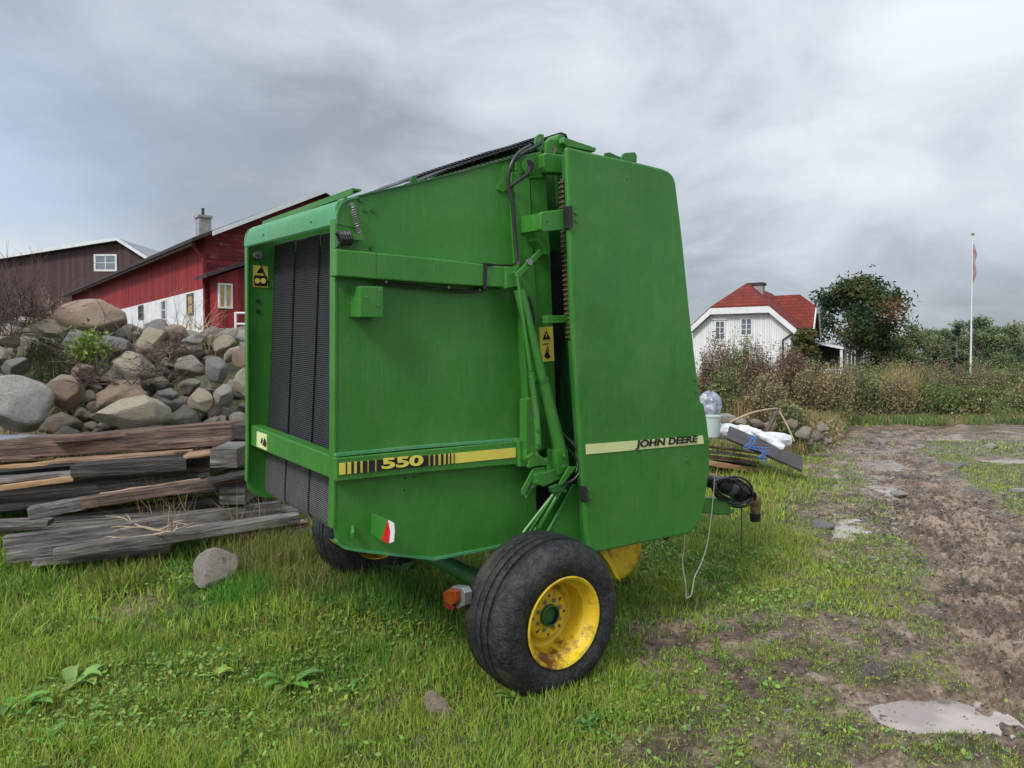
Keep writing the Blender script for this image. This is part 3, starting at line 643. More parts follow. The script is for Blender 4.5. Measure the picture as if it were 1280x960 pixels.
# small holes and marks on lower panel
bolts('hole', [(505.7, 597.5), (517.5, 596), (505.5, 612.5)], 0, .006, side, 'blackp', .001)
part(MB().tube([P(441, 657, -.004), P(441, 666, -.02), P(440.5, 671, -.02)], [.006, .012, .009], 8), 'latch_pin', 'green')
u0 = P(464, 650, 0).x
mb = MB().prism([Q(463.5, 640, u0), Q(484.5, 650, u0), Q(478, 677, u0), Q(463.5, 667, u0)], (.004, 0, 0)); rb = part(mb, 'reflector_bracket', 'green')
part(MB().prism([Q(484.5, 650.5, u0-.004), Q(487.5, 667, u0-.004), Q(486, 680, u0-.004), Q(476.5, 675, u0-.004)], (.003, 0, 0)), 'reflector', 'red_ref', rb, label='red half of the bent reflector')
part(MB().prism([Q(485, 650, u0-.005), Q(492, 654, u0-.005), Q(493, 665, u0-.005), Q(492, 677, u0-.005), Q(486.5, 679, u0-.005), Q(488, 665, u0-.005)], (.003, 0, 0)), 'reflector', 'white', rb, label='white half of the bent reflector')
# spring and tensioner near the hood
def coil(a, b, r, turns, w):
    a = Vector(a); b = Vector(b); d = b-a; e1 = d.orthogonal().normalized(); e2 = d.normalized().cross(e1); n = turns*10
    return MB().tube([a+d*(k/n)+(e1*math.cos(k*.6283)+e2*math.sin(k*.6283))*r for k in range(n+1)], w, 5)
part(coil(P(440, 257, -.03), P(449, 291, -.03), .010, 12, .003), 'tension_spring', 'steel')
bolts('spring_eye', [(439.5, 256), (449, 292)], -.03, .010, m='steel')
part(coil(P(423, 298, -.045), P(438, 298, -.045), .026, 5, .008), 'cable_coil', 'hose')
part(vbox([(438, 292), (454, 293), (454, 300), (438, 300)], -.05, 0), 'spring_bracket', 'green')
part(vbox([(421, 288), (440, 290), (440, 306), (421, 308)], -.012, 0), 'back_plate', 'green_pale')
# lug on the rim
part(vbox([(514, 231), (514, 223), (516, 220), (519, 220), (521.5, 223), (521.5, 229)], .02, .035), 'lifting_lug', 'green_in')
# ---- front frame
fr = [(643, 205), (700, 190), (712, 190), (745, 690), (672, 672), (655, 600)]
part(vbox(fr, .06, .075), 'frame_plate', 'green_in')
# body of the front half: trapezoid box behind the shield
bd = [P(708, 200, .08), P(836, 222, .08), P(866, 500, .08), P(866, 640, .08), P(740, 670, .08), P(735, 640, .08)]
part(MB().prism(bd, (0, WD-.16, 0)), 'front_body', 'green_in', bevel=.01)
p1 = part(vbox([(642, 215), (662, 215), (668, 325), (684, 560), (664, 572), (649, 335)], -.05, .06), 'frame_post', 'green', bevel=.005)
p2 = part(vbox([(662.5, 215), (682, 215), (688, 325), (698, 575), (684, 578), (668.5, 325)], -.04, .06), 'frame_post', 'green', bevel=.005)
st = sticker([(673.5, 409), (690.5, 408), (692.5, 451), (676, 452.5)], -.041, 'warning_sticker', 'decal', p2, label='tall yellow sticker with warning triangle and figure')
sticker([(682.5, 413.5), (688, 424), (678, 424.5)], -.045, 'warning_triangle', 'decal_black', p2)
sticker([(682.2, 417), (683.4, 417), (683.2, 421.5), (682.6, 421.5)], -.049, 'exclamation_mark', 'decal', p2)
for s in ([(679, 430), (686, 429), (686.4, 429.8), (679, 430.8)], [(680, 445), (684, 440), (688, 446), (684, 448.5)], [(684, 433), (685, 433), (685.6, 441), (684.4, 441)], [(681, 443), (683, 436), (683.6, 436.2), (682, 443.5)]): sticker(s, -.045, 'pictogram', 'decal_black', p2)
# chain of the side drive
mb = MB(); A_ = P(704.6, 224, -.16); B_ = P(713.6, 423, -.16); n = 66
for k in range(n):
    c_ = A_.lerp(B_, (k+.5)/n); h = (A_-B_).length/n
    if k % 2: mb.box((c_.x-.022, c_.y-.02, c_.z-h*.36), (c_.x+.022, c_.y+.02, c_.z+h*.36))
    else: mb.box((c_.x-.013, c_.y-.012, c_.z-h*.48), (c_.x+.013, c_.y+.012, c_.z+h*.48))
part(mb, 'drive_chain', 'chain')
part(vbox([(698, 204), (716, 204), (738, 676), (722, 676)], .02, .058), 'inner_guard', 'green_in')
# hinge brackets
hb = part(vbox([(676, 267), (679, 264.5), (710, 260.5), (712, 286), (679, 290), (676, 286)], -.22, -.19), 'hinge_bracket', 'green', bevel=.004)
part(vbox([(676, 266), (679, 266), (679, 289), (676, 287)], -.215, -.04), 'bracket_web', 'green', hb)
part(vbox([(710.5, 257.5), (715.5, 257), (716.5, 284), (711.5, 285)], -.262, -.215), 'hinge', 'blackp', hb)
bolts('bolt', [(707, 267.5), (707.5, 278)], -.22, .009, hb); bolts('hole', [(684, 277)], -.22, .005, hb, 'blackp', .001)
part(vbox([(684, 394.5), (717, 394), (717, 403), (684, 404.5)], -.16, -.12), 'hinge_bracket', 'green', bevel=.004)
# side shield
sh = [(709, 183), (725, 187), (755, 194), (800, 203.5), (828, 210.5), (836, 213.8), (841.5, 219), (845, 228), (853, 295), (862.5, 390), (875.5, 502), (880.5, 505), (884.5, 528), (887, 551), (887.3, 588), (882, 622), (876.5, 648), (872, 658.5), (862, 667), (800, 680), (752, 690), (736, 690.5), (733.5, 670), (727.5, 580), (719, 455), (715.5, 390), (711.5, 280)]
SV = -.25
shield = part(vbox(sh, SV, SV+.035), 'side_shield', 'green', bevel=.012)
shv = [P(x, y, SV+.035) for x, y in sh]; cx = sum((p.x for p in shv))/len(shv); cz = sum((p.z for p in shv))/len(shv)
# folded return flange behind the shield edge
mb = MB(); ins = [Vector((cx+(p.x-cx)*.965, p.y+.0, cz+(p.z-cz)*.985)) for p in shv]; n = len(shv)
inn = [Vector((cx+(p.x-cx)*.955, p.y+.0, cz+(p.z-cz)*.98)) for p in shv]
for i in range(n):
    j = (i+1) % n; a, b, c_, d = ins[i], ins[j], inn[j], inn[i]; o = Vector((0, .07, 0)); mb.hexa([a, b, c_, d, a+o, b+o, c_+o, d+o])
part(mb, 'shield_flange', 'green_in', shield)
bolts('bolt', [(719.5, 266.5), (720, 276), (868, 474), (870, 489), (857.5, 575), (737, 612.5), (737.5, 622), (886, 551)], SV, .008, shield)
bolts('hole', [(802, 592), (783.5, 224)], SV, .004, shield, 'blackp', .001)
part(vbox([(730, 608), (733.5, 608), (735.5, 628), (731.5, 628)], SV-.012, SV+.03), 'hinge', 'blackp', shield)
sticker([(732, 555.5), (878, 544.3), (879.5, 554.5), (732.5, 568)], SV-.0005, 'cream_stripe', 'decal_pale', shield)
text('JOHN DEERE', 794.5, 871.5, 562.3, 555.2, 550.4, SV-.0065, 'decal_black', 'lettering', shield, .08, .030)
# top gear
part(MB().tube([P(661, 207, -.06), P(661, 207, -.06)+Vector((0, WD+.1, 0))], .044, 18), 'pivot_tube', 'green', smooth=True)
part(MB().tube([P(661, 207, -.0625), P(661, 207, -.058)], .030, 16), 'tube_bore', 'blackp')
part(vbox([(648, 196), (676, 189), (682, 196), (683, 222), (650, 224), (647, 212)], -.05, -.02), 'pivot_plate', 'green', bevel=.005)
part(vbox([(679, 193), (683, 190.5), (709, 194), (709, 217), (684, 215.5), (680.5, 208)], -.10, -.03), 'lift_arm', 'green', bevel=.006)
part(vbox([(669.5, 178), (671, 170), (675, 167), (680, 168), (681, 187), (676, 190), (671, 184)], -.03, -.012), 'lug', 'green', bevel=.003)
part(MB().tube([P(674, 174.5, -.034), P(674, 174.5, -.005)], .012, 10), 'pin', 'steel')
part(vbox([(681, 191), (683, 177), (688, 173.5), (695, 175), (702, 181), (706, 192)], -.045, -.02), 'lug', 'green', bevel=.003)
part(MB().tube([P(691, 187.5, -.048), P(691, 187.5, -.04)], .020, 14), 'bearing', 'chain')
part(MB().tube([P(702, 173.5, -.05), P(702, 173.5, -.05)+Vector((0, WD+.05, 0))], .026, 16), 'top_roller', 'green', smooth=True)
part(vbox([(705, 171), (711, 173), (746, 185), (744, 190), (709, 183), (704, 178)], -.10, -.06), 'roller_arm', 'green', bevel=.004)
part(vbox([(777, 196.5), (781, 191), (794, 190), (796.5, 195), (796, 203), (777, 200)], -.10, -.08), 'lug', 'green', bevel=.003)
part(vbox([(758, 191), (762, 190.5), (775, 196), (775, 199), (758, 195)], -.14, -.12), 'lug', 'green_in')
# belts running over the top
for i in range(5):
    a = .05+i*.237; b = a+.234
    pth = [P(528, 224, .06), P(560, 210, .06), P(600, 196.5, .06), P(640, 183.5, .06), P(668, 176, .06), P(690, 168.5, .06), P(700, 165.5, .06), P(706.5, 168, .06), P(709.5, 176, .06), P(709.5, 190, .06)]
    j = (i*3 % 4)*.006
    pr = [Vector((p.x, a, p.z+j)) for p in pth]+[Vector((p.x-.002, a, p.z+j-.010)) for p in pth[::-1]]
    part(MB().prism(pr, (0, b-a, 0)), 'top_belt', 'belt_grey' if i == 1 else 'belt')
part(vbox([(535, 224.5), (580, 211), (640, 194), (668, 186), (668, 188), (640, 197), (580, 214), (535, 228)], .012, .03), 'belt_edge', 'belt_grey')
# hoses
part(MB().tube([P(661, 208, -.05), P(661, 214, -.09), P(655, 221, -.09), P(641, 231, -.07), P(636.5, 239, -.04)], .0085, 8, smooth=6), 'hydraulic_hose', 'hose')
part(MB().tube([P(664, 182, -.02), P(650, 190, -.05), P(641, 202, -.06), P(635.5, 220, -.05), P(637, 236, -.05), P(641, 260, -.06), P(644, 300, -.06), P(646.5, 328, -.07)], .010, 8, smooth=6), 'hydraulic_hose', 'hose')
part(MB().tube([P(676, 180, -.04), P(662, 187, -.06), P(652, 193, -.06), P(643, 202, -.05)], .008, 8, smooth=6), 'hydraulic_hose', 'hose')
part(vbox([(628, 207), (637, 205), (638, 222), (635, 236), (629, 240), (622, 237), (623, 230), (629, 225)], -.008, 0), 'bracket', 'green')
# upper latch linkage
lk = part(MB().beam(P(646, 345, -.10), P(681, 309, -.10), .03, .012, (0, -1, 0)), 'latch_strap', 'green', bevel=.003)
bolts('bolt', [(661, 327.5)], -.105, .017, lk, 'steel', .012); bolts('bolt', [(647, 328)], -.07, .010, lk, 'steel')
part(vbox([(671, 300), (677, 295), (688, 307), (687.5, 316), (682, 318), (679, 310)], -.13, -.05), 'latch_block', 'green', bevel=.003)
# cylinder and rods
A_, B_, C_ = P(649, 362, -.10), P(677.5, 476, -.13), P(701, 566, -.14)
part(MB().tube([A_, B_], .030, 18), 'hydraulic_cylinder', 'green', smooth=True)
part(MB().tube([B_-(B_-A_).normalized()*.01, C_], .036, 18), 'hydraulic_cylinder', 'green', smooth=True)
part(MB().tube([B_+(A_-B_).normalized()*.012, B_-(A_-B_).normalized()*.006], .038, 18), 'cylinder_gland', 'green_in')
part(MB().tube([P(641, 340, -.11), P(645, 345, -.115), P(648, 356, -.12), P(663, 463, -.15)], .009, 8, smooth=4), 'latch_rod', 'green', smooth=True)
part(MB().tube([P(663, 462, -.15), P(673, 545, -.15)], .013, 10), 'spring_core', 'green_in')
part(coil(P(663.5, 465, -.15), P(671, 522, -.15), .014, 34, .0035), 'latch_spring', 'green')
part(MB().tube([P(671, 522, -.15), P(673, 560, -.15)], .017, 10), 'rod_end', 'green', smooth=True)
bolts('bolt', [(671.5, 537), (673, 555), (662.5, 578), (661, 582), (657, 552)], -.165, .011)
part(vbox([(657, 372), (662, 370), (668, 388), (669, 412), (664, 408), (658, 390)], -.09, -.05), 'roller_chain_end', 'hose')
part(vbox([(653.5, 470), (656.5, 470), (662, 560), (659, 560)], -.02, 0), 'panel_seam', 'green_pale')
part(vbox([(658, 500), (666, 497), (673, 575), (663, 586), (658, 575)], -.10, -.04), 'link_plate', 'green', bevel=.003)
# lower linkage
part(vbox([(659, 572), (668, 565), (690, 578), (695, 566), (691, 560), (697, 562), (700, 578), (697, 588), (690, 592), (684, 590), (684, 582), (676, 582), (664, 584)], -.13, -.11), 'bell_crank', 'green', bevel=.003)
part(vbox([(696, 563), (710, 562), (712, 582), (708, 590), (699, 594), (696, 580)], -.17, -.09), 'clevis', 'green', bevel=.004)
part(vbox([(671, 595), (674, 592), (704, 585), (705, 597), (680, 608.5), (672, 606)], -.15, -.08), 'crank_arm', 'green', bevel=.004)
part(vbox([(667, 585), (683, 583), (681, 588), (672, 596), (674, 606), (664, 612), (658, 624), (652, 617), (652.5, 612)], -.12, -.112), 'slotted_plate', 'green', bevel=.002)
bolts('bolt', [(671, 568), (682.5, 574.5), (705.5, 570), (704.5, 583), (671.5, 602)], -.175, .010)
part(vbox([(657.5, 617), (664, 602), (665.5, 603), (659.5, 618)], -.1225, -.11), 'slot', 'blackp')
lp = part(vbox([(716, 606), (729, 606), (736, 692), (690, 692), (684, 664)], -.14, -.13), 'frame_gusset', 'green', bevel=.003)
part(vbox([(704, 600), (716.5, 605), (684.5, 664), (676, 672), (664, 670)], -.06, -.05), 'frame_gusset', 'green', bevel=.003)
mb = MB(); a = P(716.5, 605.5, -.1445); b = P(685, 663.5, -.1445); mb.beam(a, b, .006, .008, (0, 1, 0)); part(mb, 'gusset_edge', 'green_pale', lp)
for k, (a, b, c_, r_) in enumerate(((( 719, 584), (700, 607), (654, 666), .009), ((714, 588), (694, 614), (659, 668), .008), ((708, 603), (697, 618), (672, 660), .014))):
    part(MB().tube([P(*a, -.15), P(*b, -.16), P(*c_, -.12)], r_, 8, smooth=4), 'hydraulic_line', 'green', smooth=True)
part(vbox([(690, 610), (700, 606), (709, 613), (708, 616), (700, 614), (692, 616)], -.185, -.15), 'hose_clamp', 'green_in')
part(vbox([(712, 583), (718, 583.5), (703, 606), (699, 605)], -.20, -.19), 'bracket', 'green')
part(MB().tube([P(692, 516, -.05), P(697, 532, -.08), P(706, 545, -.12), P(718, 556, -.17), P(725, 570, -.20), P(725.5, 588, -.20), P(716, 600, -.19), P(700, 607, -.17), P(693, 614, -.165)], .0075, 8, smooth=6), 'hydraulic_hose', 'hose')
part(MB().tube([P(694, 540, -.05), P(704, 556, -.10), P(714, 565, -.14), P(722, 578, -.17), P(720, 592, -.18)], .006, 8, smooth=6), 'hydraulic_hose', 'hose')
# ---- wheels
VO = -.49
hubp = P(705.5, 775, VO); WU = hubp.x; RT = .393
WZ = G(Vector((WU, VO+.15, 0))); WZ = -WZ+RT-.042
def wheel(vo, sgn, zc, name='wheel'):
    w = bpy.data.objects.new(name, None); COL.objects.link(w); w.parent = baler; w.location = (WU, vo, zc); w.empty_display_size = .1
    T = .335; ax = (0, sgn, 0)
    prof = [(.213, .016), (.224, .004), (.262, -.012), (.30, -.016), (.335, -.006), (.358, .014), (.370, .030), (.378, .044)]
    for g in range(5):     # ribs and circumferential grooves
        t0 = .050+g*.0485; crown = .392-.0010*abs(g-2)**2*2
        prof += [(crown-.002, t0), (crown, t0+.006), (crown, t0+.034), (crown-.002, t0+.039)]
        if g < 4: prof += [(crown-.019, t0+.0405), (crown-.019, t0+.0465)]
    prof += [(.378, .291), (.370, .305), (.358, .321), (.335, .341), (.30, .351), (.262, .347), (.224, .331), (.213, .319), (.213, .018)]
    t = part(MB().lathe(prof, (0, 0, 0), ax, 96, close=True), 'tyre', 'rubber', w, smooth=True); 
    t.data.set_sharp_from_angle(angle=R(28))
    rp = [(.214, .004), (.222, .000), (.226, -.006), (.220, -.010), (.208, -.004), (.204, .010), (.200, .035), (.192, .045), (.176, .060), (.172, .105), (.168, .150), (.150, .165), (.148, .185), (.155, .19), (.200, .22), (.205, .30), (.215, .31), (.214, .02)]
    r_ = part(MB().lathe(rp, (0, 0, 0), ax, 72, close=True), 'rim', 'yellow', w, smooth=True)
    d = part(MB().lathe([(.045, .118), (.105, .118), (.118, .123), (.128, .136), (.131, .156), (.150, .166), (.150, .176), (.045, .174)], (0, 0, 0), ax, 48, close=True), 'wheel_disc', 'yellow', w, smooth=True)
    mb = MB(); mh = MB()
    for k in range(8):
        a = 2*math.pi*(k+.5)/8; c_ = Vector((math.cos(a)*.074, 0, math.sin(a)*.074)); part(MB().tube([c_+Vector((0, sgn*.119, 0)), c_+Vector((0, sgn*.108, 0))], .0105, 6), 'wheel_nut', 'steel', d)
        a = 2*math.pi*k/8; c_ = Vector((math.cos(a)*.098, 0, math.sin(a)*.098)); part(MB().tube([c_+Vector((0, sgn*.119, 0)), c_+Vector((0, sgn*.117, 0))], .008, 8), 'bolt_hole', 'blackp', d)
    h = part(MB().lathe([(.055, .170), (.055, .100), (.049, .094), (.045, .097), (.045, .150), (0, .152)], (0, 0, 0), ax, 32), 'hub', 'green_in', w, smooth=True)
    part(MB().tube([Vector((.0, sgn*.151, 0)), Vector((.0, sgn*.142, 0))], .044, 16), 'hub_bore', 'blackp', h); part(MB().lathe([(.0435, .096), (.0435, .149)], (0, 0, 0), ax, 24), 'bore_shade', 'blackp', h)  # black cap and sleeve paint the shade inside the bore
    return w
wheel(VO, 1, WZ)
wfar = -G(Vector((WU, WD-VO-.15, 0)))+RT-.06; wheel(WD-VO, -1, wfar)
part(MB().tube([(WU, VO+.12, WZ), (WU, WD-VO-.12, wfar)], .05, 18), 'axle', 'green_in', smooth=True)
part(vbox([(640, 660), (735, 660), (735, 760), (700, 770), (660, 720)], .05, .09), 'axle_bracket', 'green_in')
mb = MB(); mb.beam((WU+.02, WD-.09, wfar), (WU+.05, WD-.09, wfar+.5), .04, .2); part(mb, 'axle_bracket', 'green_in')
# floor and lower chamber of the machine
A_ = P(450, 684, 0); B_ = P(542, 694, 0); C_ = P(735, 655, 0)
part(MB().prism([Vector((A_.x+.1, .02, A_.z+.06)), Vector((B_.x, .02, B_.z+.03)), Vector((C_.x, .02, C_.z+.02)), Vector((C_.x, .02, C_.z+.3)), Vector((A_.x+.2, .02, A_.z+.3))], (0, WD-.04, 0)), 'underside', 'blackp')
part(vbox([(428, 683), (470, 688), (470, 691), (432, 687)], WD-.3, WD-.1), 'lower_roller_shield', 'yellow')
# tail lamp on an arm
lv = -.17; a = P(570, 744, lv)
tl = part(MB().prism([Q(559.5, 738, a.x), Q(565, 732.5, a.x), Q(577, 734, a.x), Q(581, 741, a.x), Q(580, 757, a.x), Q(572, 761, a.x), Q(562, 755, a.x)], (.045, 0, 0)), 'tail_lamp', 'steel', bevel=.004)
part(MB().prism([Q(560.5, 739, a.x), Q(566, 735, a.x), Q(576, 737, a.x), Q(576, 751, a.x), Q(571, 756, a.x), Q(562.5, 752, a.x)], (-.03, 0, 0)), 'orange_lens', 'orange', tl, bevel=.006)
part(MB().prism([Q(556, 741, a.x), Q(561, 738, a.x), Q(562.5, 753, a.x), Q(571, 757, a.x), Q(571, 762, a.x), Q(560, 760, a.x)], (-.018, 0, 0)), 'red_lens', 'redlens', tl, bevel=.004)
part(MB().tube([a+Vector((.03, 0, -.01)), a+Vector((.12, .0, -.01)), (WU-.03, .0, WZ)], .012, 8), 'lamp_arm', 'blackp')
# pick-up end disc
pc = P(779, 690, -.06)
part(MB().lathe([(0, -.02), (.10, -.015), (.155, .0), (.165, .012), (.165, .05), (.0, .05)], pc, (0, 1, 0), 40), 'pickup_disc', 'yellow', smooth=True)
part(vbox([(752, 680), (758, 688), (764, 700), (772, 715), (776, 727), (770, 722), (760, 703), (750, 690)], -.14, -.11), 'pickup_flange', 'yellow')
part(MB().tube([pc+Vector((0, .03, .02)), pc+Vector((0, WD-.05, .02))], .13, 20), 'pickup_reel', 'green_in', smooth=True)
# parking jack under the front
JV = 1.2; jp = P(833, 660, JV); jz = -G(Vector((jp.x, JV, 0)))
part(MB().tube([jp+Vector((0, 0, .15)), (jp.x, JV, jz)], .022, 12), 'parking_jack', 'blackp')
part(MB().box((jp.x-.07, JV-.07, jz-.0), (jp.x+.07, JV+.07, jz+.03)), 'jack_foot', 'blackp')
# drawbar, drive shaft
hv = .62
a, b = P(870, 600, hv), P(905, 636, hv)
db = part(MB().beam((a.x-.5, hv, a.z-.1), (b.x, hv, b.z+.02), .14, .12), 'drawbar', 'green', bevel=.01)
part(MB().beam((b.x-.15, hv, b.z-.01), (b.x+.06, hv, b.z-.015), .12, .03), 'hitch_plate', 'green_pale', db, bevel=.006)
part(MB().tube([(b.x+.0, hv, b.z-.04), (b.x, hv, b.z+.10)], .018, 10), 'hitch_pin', 'steel', db)
s = [P(872, 597, hv), P(893, 603, hv), P(908, 608, hv), P(926, 616, hv), P(938, 622, hv), P(948, 628, hv)]
sf = part(MB().tube(s[:3], [.052, .055, .058], 18), 'drive_shaft', 'blackp', smooth=True)
part(MB().tube([s[1].lerp(s[2], .4), s[2], s[3]], [.060, .064, .070], 20), 'shaft_guard', 'hose', sf, smooth=True)
sl_ = simple('pale worn plastic', (.16, .18, .20), (.07, .08, .09), 12, .35); part(MB().tube([s[2], s[3]], [.066, .0665], 20), 'guard_sleeve', sl_, sf, smooth=True)
part(MB().lathe([(.070, 0), (.085, .03), (.082, .07), (.075, .10), (.055, .12), (0, .12)], s[3]-(s[4]-s[3])*.4, tuple((s[4]-s[3])), 20), 'guard_cone', 'hose', sf, smooth=True)
part(MB().lathe([(.060, 0), (.065, .02), (.060, .07), (.045, .10), (0, .10)], s[4], tuple((s[5]-s[4])), 20), 'yoke_collar', 'brass', sf, smooth=True)
e = P(944, 633, hv)
part(MB().tube([P(945, 626, hv), e, P(944, 641, hv)], [.05, .045, .040], 14), 'universal_joint', 'brass', sf, smooth=True)
part(MB().tube([P(944, 641, hv), P(944, 651, hv)], [.048, .044], 14), 'shaft_yoke', 'blackp', sf, smooth=True)
mb = MB()
for cx, cy, rx, ry, rot, r_ in ((917, 612, 24, 13, .35, .012), (915, 616, 26, 15, .45, .012), (920, 613, 21, 17, .2, .010), (911, 613, 18, 14, .5, .010)):
    pts = []
    for k in range(25):
        t = 2*math.pi*k/24; x = rx*math.cos(t); y = ry*math.sin(t); c_, s_ = math.cos(rot), math.sin(rot); pts.append(P(cx+x*c_-y*s_, cy+x*s_+y*c_, hv-.08+.05*math.sin(t*2+cx)))
    mb.tube(pts, r_, 8)
part(mb, 'coiled_hoses', 'hose', smooth=True)
mb = MB(); pts = [P(927, 632+k*4.1, hv-.02) for k in range(20)]
for k in range(19): mb.beam(pts[k], pts[k+1], .012 if k % 2 else .004, .004 if k % 2 else .012)
part(mb, 'safety_chain', 'chain')
# twine hanging from the front (a loose thing)
def gpt(px, py): d = ray(px, py); return Vector((0, 0, CAMZ))+d*((CAMZ-.05)/-d.z)
end = BI @ gpt(858, 748)
mb = MB(); mb.tube([P(893, 596, .30), P(892, 615, .30), P(889, 645, .28), P(884, 680, .24), P(876, 705, .2), P(868, 722, .15), end+Vector((.05, 0, .02)), end], .0042, 6, smooth=6)
mb.tube([P(856, 662, .1), P(855, 685, .1), P(853, 705, .1), P(857, 730, .05), end], .0042, 6, smooth=5)
tw = mb.build('twine', 'rope'); tw.matrix_world = BM; tag(tw, 'two loose strands of pale twine hanging from the front of the baler', 'twine')
# ------------------------------------------------------------------ stones
def stonemat(name, stops, lich=.5):
    m, nt, b = nm(name); oi = N(nt, 'ShaderNodeObjectInfo'); v = coords(nt)
    va = N(nt, 'ShaderNodeVectorMath', operation='ADD'); nt.links.new(v, va.inputs[0]); cb = N(nt, 'ShaderNodeCombineXYZ')
    for i in range(3): nt.links.new(mth(nt, 'MULTIPLY', oi.outputs['Random'], 31+i*7), cb.inputs[i])
    nt.links.new(cb.outputs[0], va.inputs[1]); n = noise(nt, 2.2, 9, .7, va.outputs[0]); n2 = noise(nt, 22, 6, .75, va.outputs[0])
    f = mth(nt, 'ADD', mth(nt, 'MULTIPLY', n.outputs[0], .5), mth(nt, 'MULTIPLY', n2.outputs[0], .5)); f = mth(nt, 'ADD', f, mth(nt, 'MULTIPLY', mth(nt, 'SUBTRACT', oi.outputs['Random'], .5), .34 if name == 'fieldstone' else .06))
    col = ramp(nt, f, stops).outputs[0]
    ln = noise(nt, 6, 8, .75, va.outputs[0]); lf = ramp(nt, ln.outputs[0], [(.54, (0, 0, 0)), (.60, (1, 1, 1))]); col = mixc(nt, mth(nt, 'MULTIPLY', lf.outputs[0], lich), col, (.34, .33, .26))
    l2 = noise(nt, 4, 8, .75, coords(nt, loc=(7, 3, 1))); lf2 = ramp(nt, l2.outputs[0], [(.62, (0, 0, 0)), (.7, (1, 1, 1))]); col = mixc(nt, mth(nt, 'MULTIPLY', lf2.outputs[0], lich*.7), col, (.08, .08, .07))
    nt.links.new(col, b.inputs['Base Color']); b.inputs['Roughness'].default_value = .82
    bump(nt, b, mth(nt, 'ADD', n2.outputs[0], mth(nt, 'MULTIPLY', ln.outputs[0], .8)), 1.0, .06); return m
SM = {'mix': stonemat('fieldstone', [(.32, (.24, .20, .16)), (.40, (.48, .38, .27)), (.48, (.32, .30, .27)), (.56, (.60, .50, .36)), (.64, (.40, .37, .32)), (.74, (.64, .58, .48))]),
      'tan': stonemat('tan granite', [(.38, (.38, .26, .18)), (.5, (.58, .42, .31)), (.62, (.46, .33, .24))], .25), 'pale': stonemat('pale sandy granite', [(.38, (.46, .37, .24)), (.5, (.68, .58, .41)), (.62, (.52, .46, .36))], .5),
      'grey': stonemat('grey granite', [(.38, (.20, .19, .175)), (.5, (.38, .36, .33)), (.62, (.26, .25, .24))], .4), 'greyp': stonemat('pale grey granite', [(.38, (.40, .37, .32)), (.5, (.60, .56, .50)), (.62, (.46, .43, .39))], .4), 'pink': stonemat('reddish stone', [(.4, (.52, .38, .28)), (.6, (.72, .58, .46))], .5), 'speck': stonemat('speckled granite', [(.44, (.38, .32, .27)), (.5, (.68, .60, .52)), (.56, (.46, .40, .35))], .3)}
from mathutils import noise as mnz
def rockmesh(seed, rough=.22, sub=3, flat=.0):
    bm = bmesh.new(); bmesh.ops.create_icosphere(bm, subdivisions=sub, radius=1); o = Vector((seed*7.3, seed*3.1, seed*1.7))
    rs = random.Random(seed); planes = [(Vector((rs.uniform(-1, 1), rs.uniform(-1, 1), rs.uniform(-1, 1))).normalized(), rs.uniform(.55, .84)) for _ in range(16 if flat > .3 else 11)]
    for v in bm.verts:
        p = v.co.copy()
        for n_, d_ in planes:
            e = p.dot(n_)-d_
            if e > 0: p -= n_*e*min(1, .9+.2*flat)
        p *= 1+rough*mnz.noise(p*.9+o)+rough*.35*mnz.noise(p*2.6+o); v.co = p
    me = bpy.data.meshes.new('fieldstone'); bm.to_mesh(me); bm.free(); me.polygons.foreach_set('use_smooth', [True]*len(me.polygons)); return me
RM = [rockmesh(i, .28+.14*(i % 3), 3, (i % 4)*.35) for i in range(12)]
for i, me in enumerate(RM): me.materials.append(SM['mix'])
def stone(px, py, Y, w, h, d=None, mat=None, label=None, rot=0, roll=0, mesh=None, z=None, sub=4, name='fieldstone', cat='stone', group=None, rough=.2):
    p = at(px, py, Y); me = mesh if mesh is not None else rockmesh(int(px*3+py), rough, sub, .2)
    if mat is not None: me = me.copy() if mesh is not None else me; me.materials.clear(); me.materials.append(SM[mat])
    o = bpy.data.objects.new(name, me); COL.objects.link(o); o.location = p; s = Y/F/2*1.12
    o.scale = (w*s, (d or w*.8)*s, h*s); o.rotation_euler = (rot*.3, roll, rot); return tag(o, label, cat, group)
GB = 'fieldstones of the rubble bank'
occ = []
def named(*a, **k): occ.append((a[0], a[1], a[3], a[4])); return stone(*a, **k)
named(119, 398, 9.3, 88, 44, 70, 'tan', 'largest rounded pinkish tan boulder lying on top of the stone bank', .1, 0, rough=.1, name='boulder', cat='boulder')
named(22, 505, 7.3, 78, 66, 70, 'greyp', 'big pale grey boulder at the left edge behind the planks', .4, name='boulder', cat='boulder', rough=.14)
named(165, 516, 7.35, 98, 42, 60, 'pale', 'broad sandy coloured boulder lying low behind the brown plank', .1, -.12, name='boulder', cat='boulder', rough=.15)
named(168, 461, 7.9, 56, 34, 40, 'pale', 'elongated cream coloured stone sloping down in the middle of the bank', .2, .5, name='boulder', cat='boulder', rough=.15)
named(134, 430, 8.6, 56, 27, 44, 'grey', 'smooth grey boulder directly under the largest tan boulder', 0, 0, rough=.12, name='boulder', cat='boulder')
named(92, 427, 8.7, 34, 24, 30, 'grey', 'grey rounded stone left of the smooth grey boulder', .5, -.2)
named(63, 413, 9.0, 52, 24, 36, 'pale', 'flat yellowish stone left of the largest tan boulder', 0, .25)
named(12, 425, 8.8, 30, 24, 30, 'pale', 'pale stone at the left picture edge high on the bank')
named(18, 458, 8.0, 34, 22, 30, 'grey', 'dark grey slab stone at the left edge above the big pale boulder', 0, -.3)
named(30, 402, 9.6, 30, 14, 24, 'greyp', 'pale grey flat stone on the left crest of the bank')
